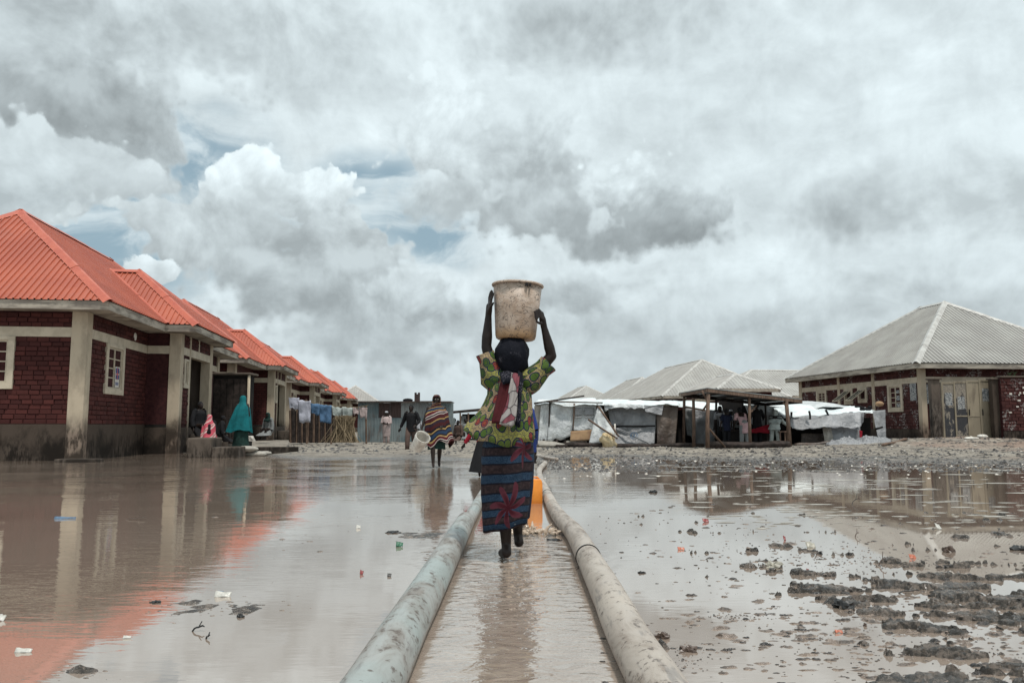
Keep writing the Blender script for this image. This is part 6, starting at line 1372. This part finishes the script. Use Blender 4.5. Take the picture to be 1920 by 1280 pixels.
for a in (('curved black twig in the pale water lower left', 372, 1183, 26, 24, BLK), ('short dark twig below the curved one', 390, 1197, 8, 16, BLK), ('thin brown twig right of the tan plastic dome', 1655, 1060, 16, 34, BRN), ('forked twig among the shoals at right', 1605, 945, 18, 26, BLK), ('thin dark twigs near the peaked clod', 1705, 1112, 46, 16, BLK), ('black looped cable at the right frame edge', 1900, 1165, 40, 14, BLK), ('dark stick standing left of the white cup tip', 1607, 1006, 8, 20, BRN), ('little branched twigs in the dark reflection at left', 255, 974, 44, 10, BRN)): scrap(*a[:6], kind='twig')
# countless small crumbs, flakes and clods (cannot be counted)
def crumbs(name, n_, area, size, mat, label, seed, flat=.35, z=.0):
    rs = random.Random(seed); m = MB()
    for i in range(n_):
        px, py = area(rs); p = G(px, py); sz = rs.uniform(*size) * (p.y / 5.) ** .5; hh = max(gz(p.x, p.y), 0) if p.y < 60 else 0
        a_ = rs.uniform(0, 6.28); k_ = 5; vs = [Vector((p.x + math.cos(a_ + j * 6.28 / k_) * sz * rs.uniform(.5, 1.3), p.y + math.sin(a_ + j * 6.28 / k_) * sz * rs.uniform(.5, 1.3), hh - .003)) for j in range(k_)]
        vs.append(Vector((p.x, p.y, hh + sz * flat * rs.uniform(.4, 1.4)))); m.add(vs, [(j, (j + 1) % k_, k_) for j in range(k_)])
    tag(m.build(name, mat, None), label, 'debris', kind='stuff')
def clus(cs):
    def f(rs): c = rs.choice(cs); return (rs.gauss(c[0], c[2]), rs.gauss(c[1], c[3]))
    return f
near = clus([(1560, 1045, 60, 12), (1610, 1060, 70, 14), (1740, 1055, 50, 8), (1780, 1150, 90, 25), (1600, 1200, 110, 25), (1380, 1155, 30, 3), (1430, 1040, 60, 20), (1300, 1000, 120, 30), (1800, 1230, 120, 30), (1480, 1080, 160, 60), (1280, 1230, 40, 15)])
crumbs('floating_debris', 900, near, (.003, .016), 'muck', 'black specks of rotten weed strewn over the shallow water at right', 1)
crumbs('floating_debris', 420, near, (.004, .018), 'lightmuck', 'brown mud crumbs strewn over the shallow water at right', 2)
crumbs('floating_debris', 220, clus([(740, 1000, 50, 5), (560, 1010, 80, 30), (400, 1130, 70, 14), (330, 1140, 60, 10), (160, 1262, 40, 12), (200, 960, 100, 40), (900, 1060, 60, 40), (600, 960, 60, 30)]), (.002, .009), 'muck', 'small dark specks scattered over the water at left', 3)
crumbs('floating_debris', 160, lambda rs: (rs.uniform(0, 1900), 870 + rs.random() ** 1.5 * 380), (.002, .006), 'foam', 'tiny pale flecks floating over the whole flood', 4, .2)
crumbs('trodden_crumbs', 3600, lambda rs: (rs.uniform(1010, 1930), 842 + rs.random() ** 1.3 * 42), (.010, .034), 'muck', 'dark crumbs of trodden mud along the right bank', 5, .5)
crumbs('trodden_crumbs', 260, lambda rs: (rs.uniform(1010, 1930), 842 + rs.random() ** 1.3 * 55), (.010, .03), 'foam', 'pale scraps and litter trodden into the right bank', 6, .3)
crumbs('trodden_crumbs', 500, lambda rs: (rs.uniform(540, 900), 833 + rs.random() * 22), (.012, .04), 'muck', 'dark clods on the pale bank behind the striped woman', 7, .4)
def flakes(name, n_, area, Ls, mat, label, seed, hh=.2):
    rs = random.Random(seed); m = MB()
    for i in range(n_):
        px, py = area(rs)
        if py < 850: continue
        p = G(px, py); L_ = rs.uniform(*Ls) * rs.random() ** .7 * (p.y / 4.) ** .5; W_ = L_ * rs.uniform(.25, .6); k_ = 11; a0 = rs.uniform(0, 6.28)
        rr = [rs.uniform(.45, 1.15) for _ in range(k_)]
        vs = [Vector((p.x + math.cos(j * 6.283 / k_) * L_ * rr[j], p.y + math.sin(j * 6.283 / k_) * W_ * rr[j], -.002)) for j in range(k_)]
        vs += [Vector((p.x + math.cos(j * 6.283 / k_ + .2) * L_ * rr[j] * .55, p.y + math.sin(j * 6.283 / k_ + .2) * W_ * rr[j] * .55, W_ * hh * rs.uniform(.2, 1.3))) for j in range(k_)] + [Vector((p.x + rs.uniform(-.2, .2) * L_, p.y, W_ * hh * rs.uniform(.5, 1.2)))]
        m.add(vs, [(j, (j + 1) % k_, k_ + (j + 1) % k_, k_ + j) for j in range(k_)] + [(k_ + j, k_ + (j + 1) % k_, 2 * k_) for j in range(k_)])
    tag(m.build(name, mat, None), label, 'debris', kind='stuff')
wide = lambda rs: (1120 + rs.random() ** .8 * 840, 900 + rs.random() ** .9 * 385)
corner = lambda rs: (rs.gauss(1680, 210), rs.gauss(1190, 65))
flakes('mud_flakes', 420, wide, (.008, .06), 'lightmuck', 'flat wet mud flakes scattered over the right foreground', 11)
flakes('mud_flakes', 300, wide, (.006, .045), 'muck', 'black wet flakes scattered over the right foreground', 12, .35)
flakes('mud_flakes', 420, corner, (.010, .075), 'lightmuck', 'crowded mud clods in the lower right corner', 13, .35)
flakes('mud_flakes', 160, corner, (.008, .05), 'muck', 'dark wet clods in the lower right corner', 14, .45)
flakes('mud_flakes', 150, clus([(430, 1135, 70, 12), (330, 1140, 60, 10), (150, 1262, 40, 10), (760, 1003, 45, 6), (560, 1005, 60, 20), (1010, 1010, 40, 10)]), (.006, .035), 'lightmuck', 'thin mud flakes on the silt patches at left', 15)
# scum rafts in the right middle water: flat wet mud flakes
rs = random.Random(77); m = MB()
for i in range(240):
    py = 872 + rs.random() ** 1.2 * 120; px = rs.uniform(1180 + (py - 872) * 1.5, 1930); p = G(px, py); L_ = rs.uniform(.04, .42) * (1 - (py - 872) / 160); W_ = L_ * rs.uniform(.12, .3); k_ = 12
    vs = [Vector((p.x + math.cos(j * 6.283 / k_) * L_ * rs.uniform(.5, 1.1), p.y + math.sin(j * 6.283 / k_) * W_ * 1.6 * rs.uniform(.5, 1.1), .002)) for j in range(k_)] + [Vector((p.x, p.y, .008))]
    m.add(vs, [(j, (j + 1) % k_, k_) for j in range(k_)])
tag(m.build('scum', basic('pale_scum', (.36, .34, .30), (.22, .20, .17), 9., .5, .5, 50.), None, smooth=True), 'pale scum rafts drifting over the dark reflection at right', 'scum', kind='stuff')
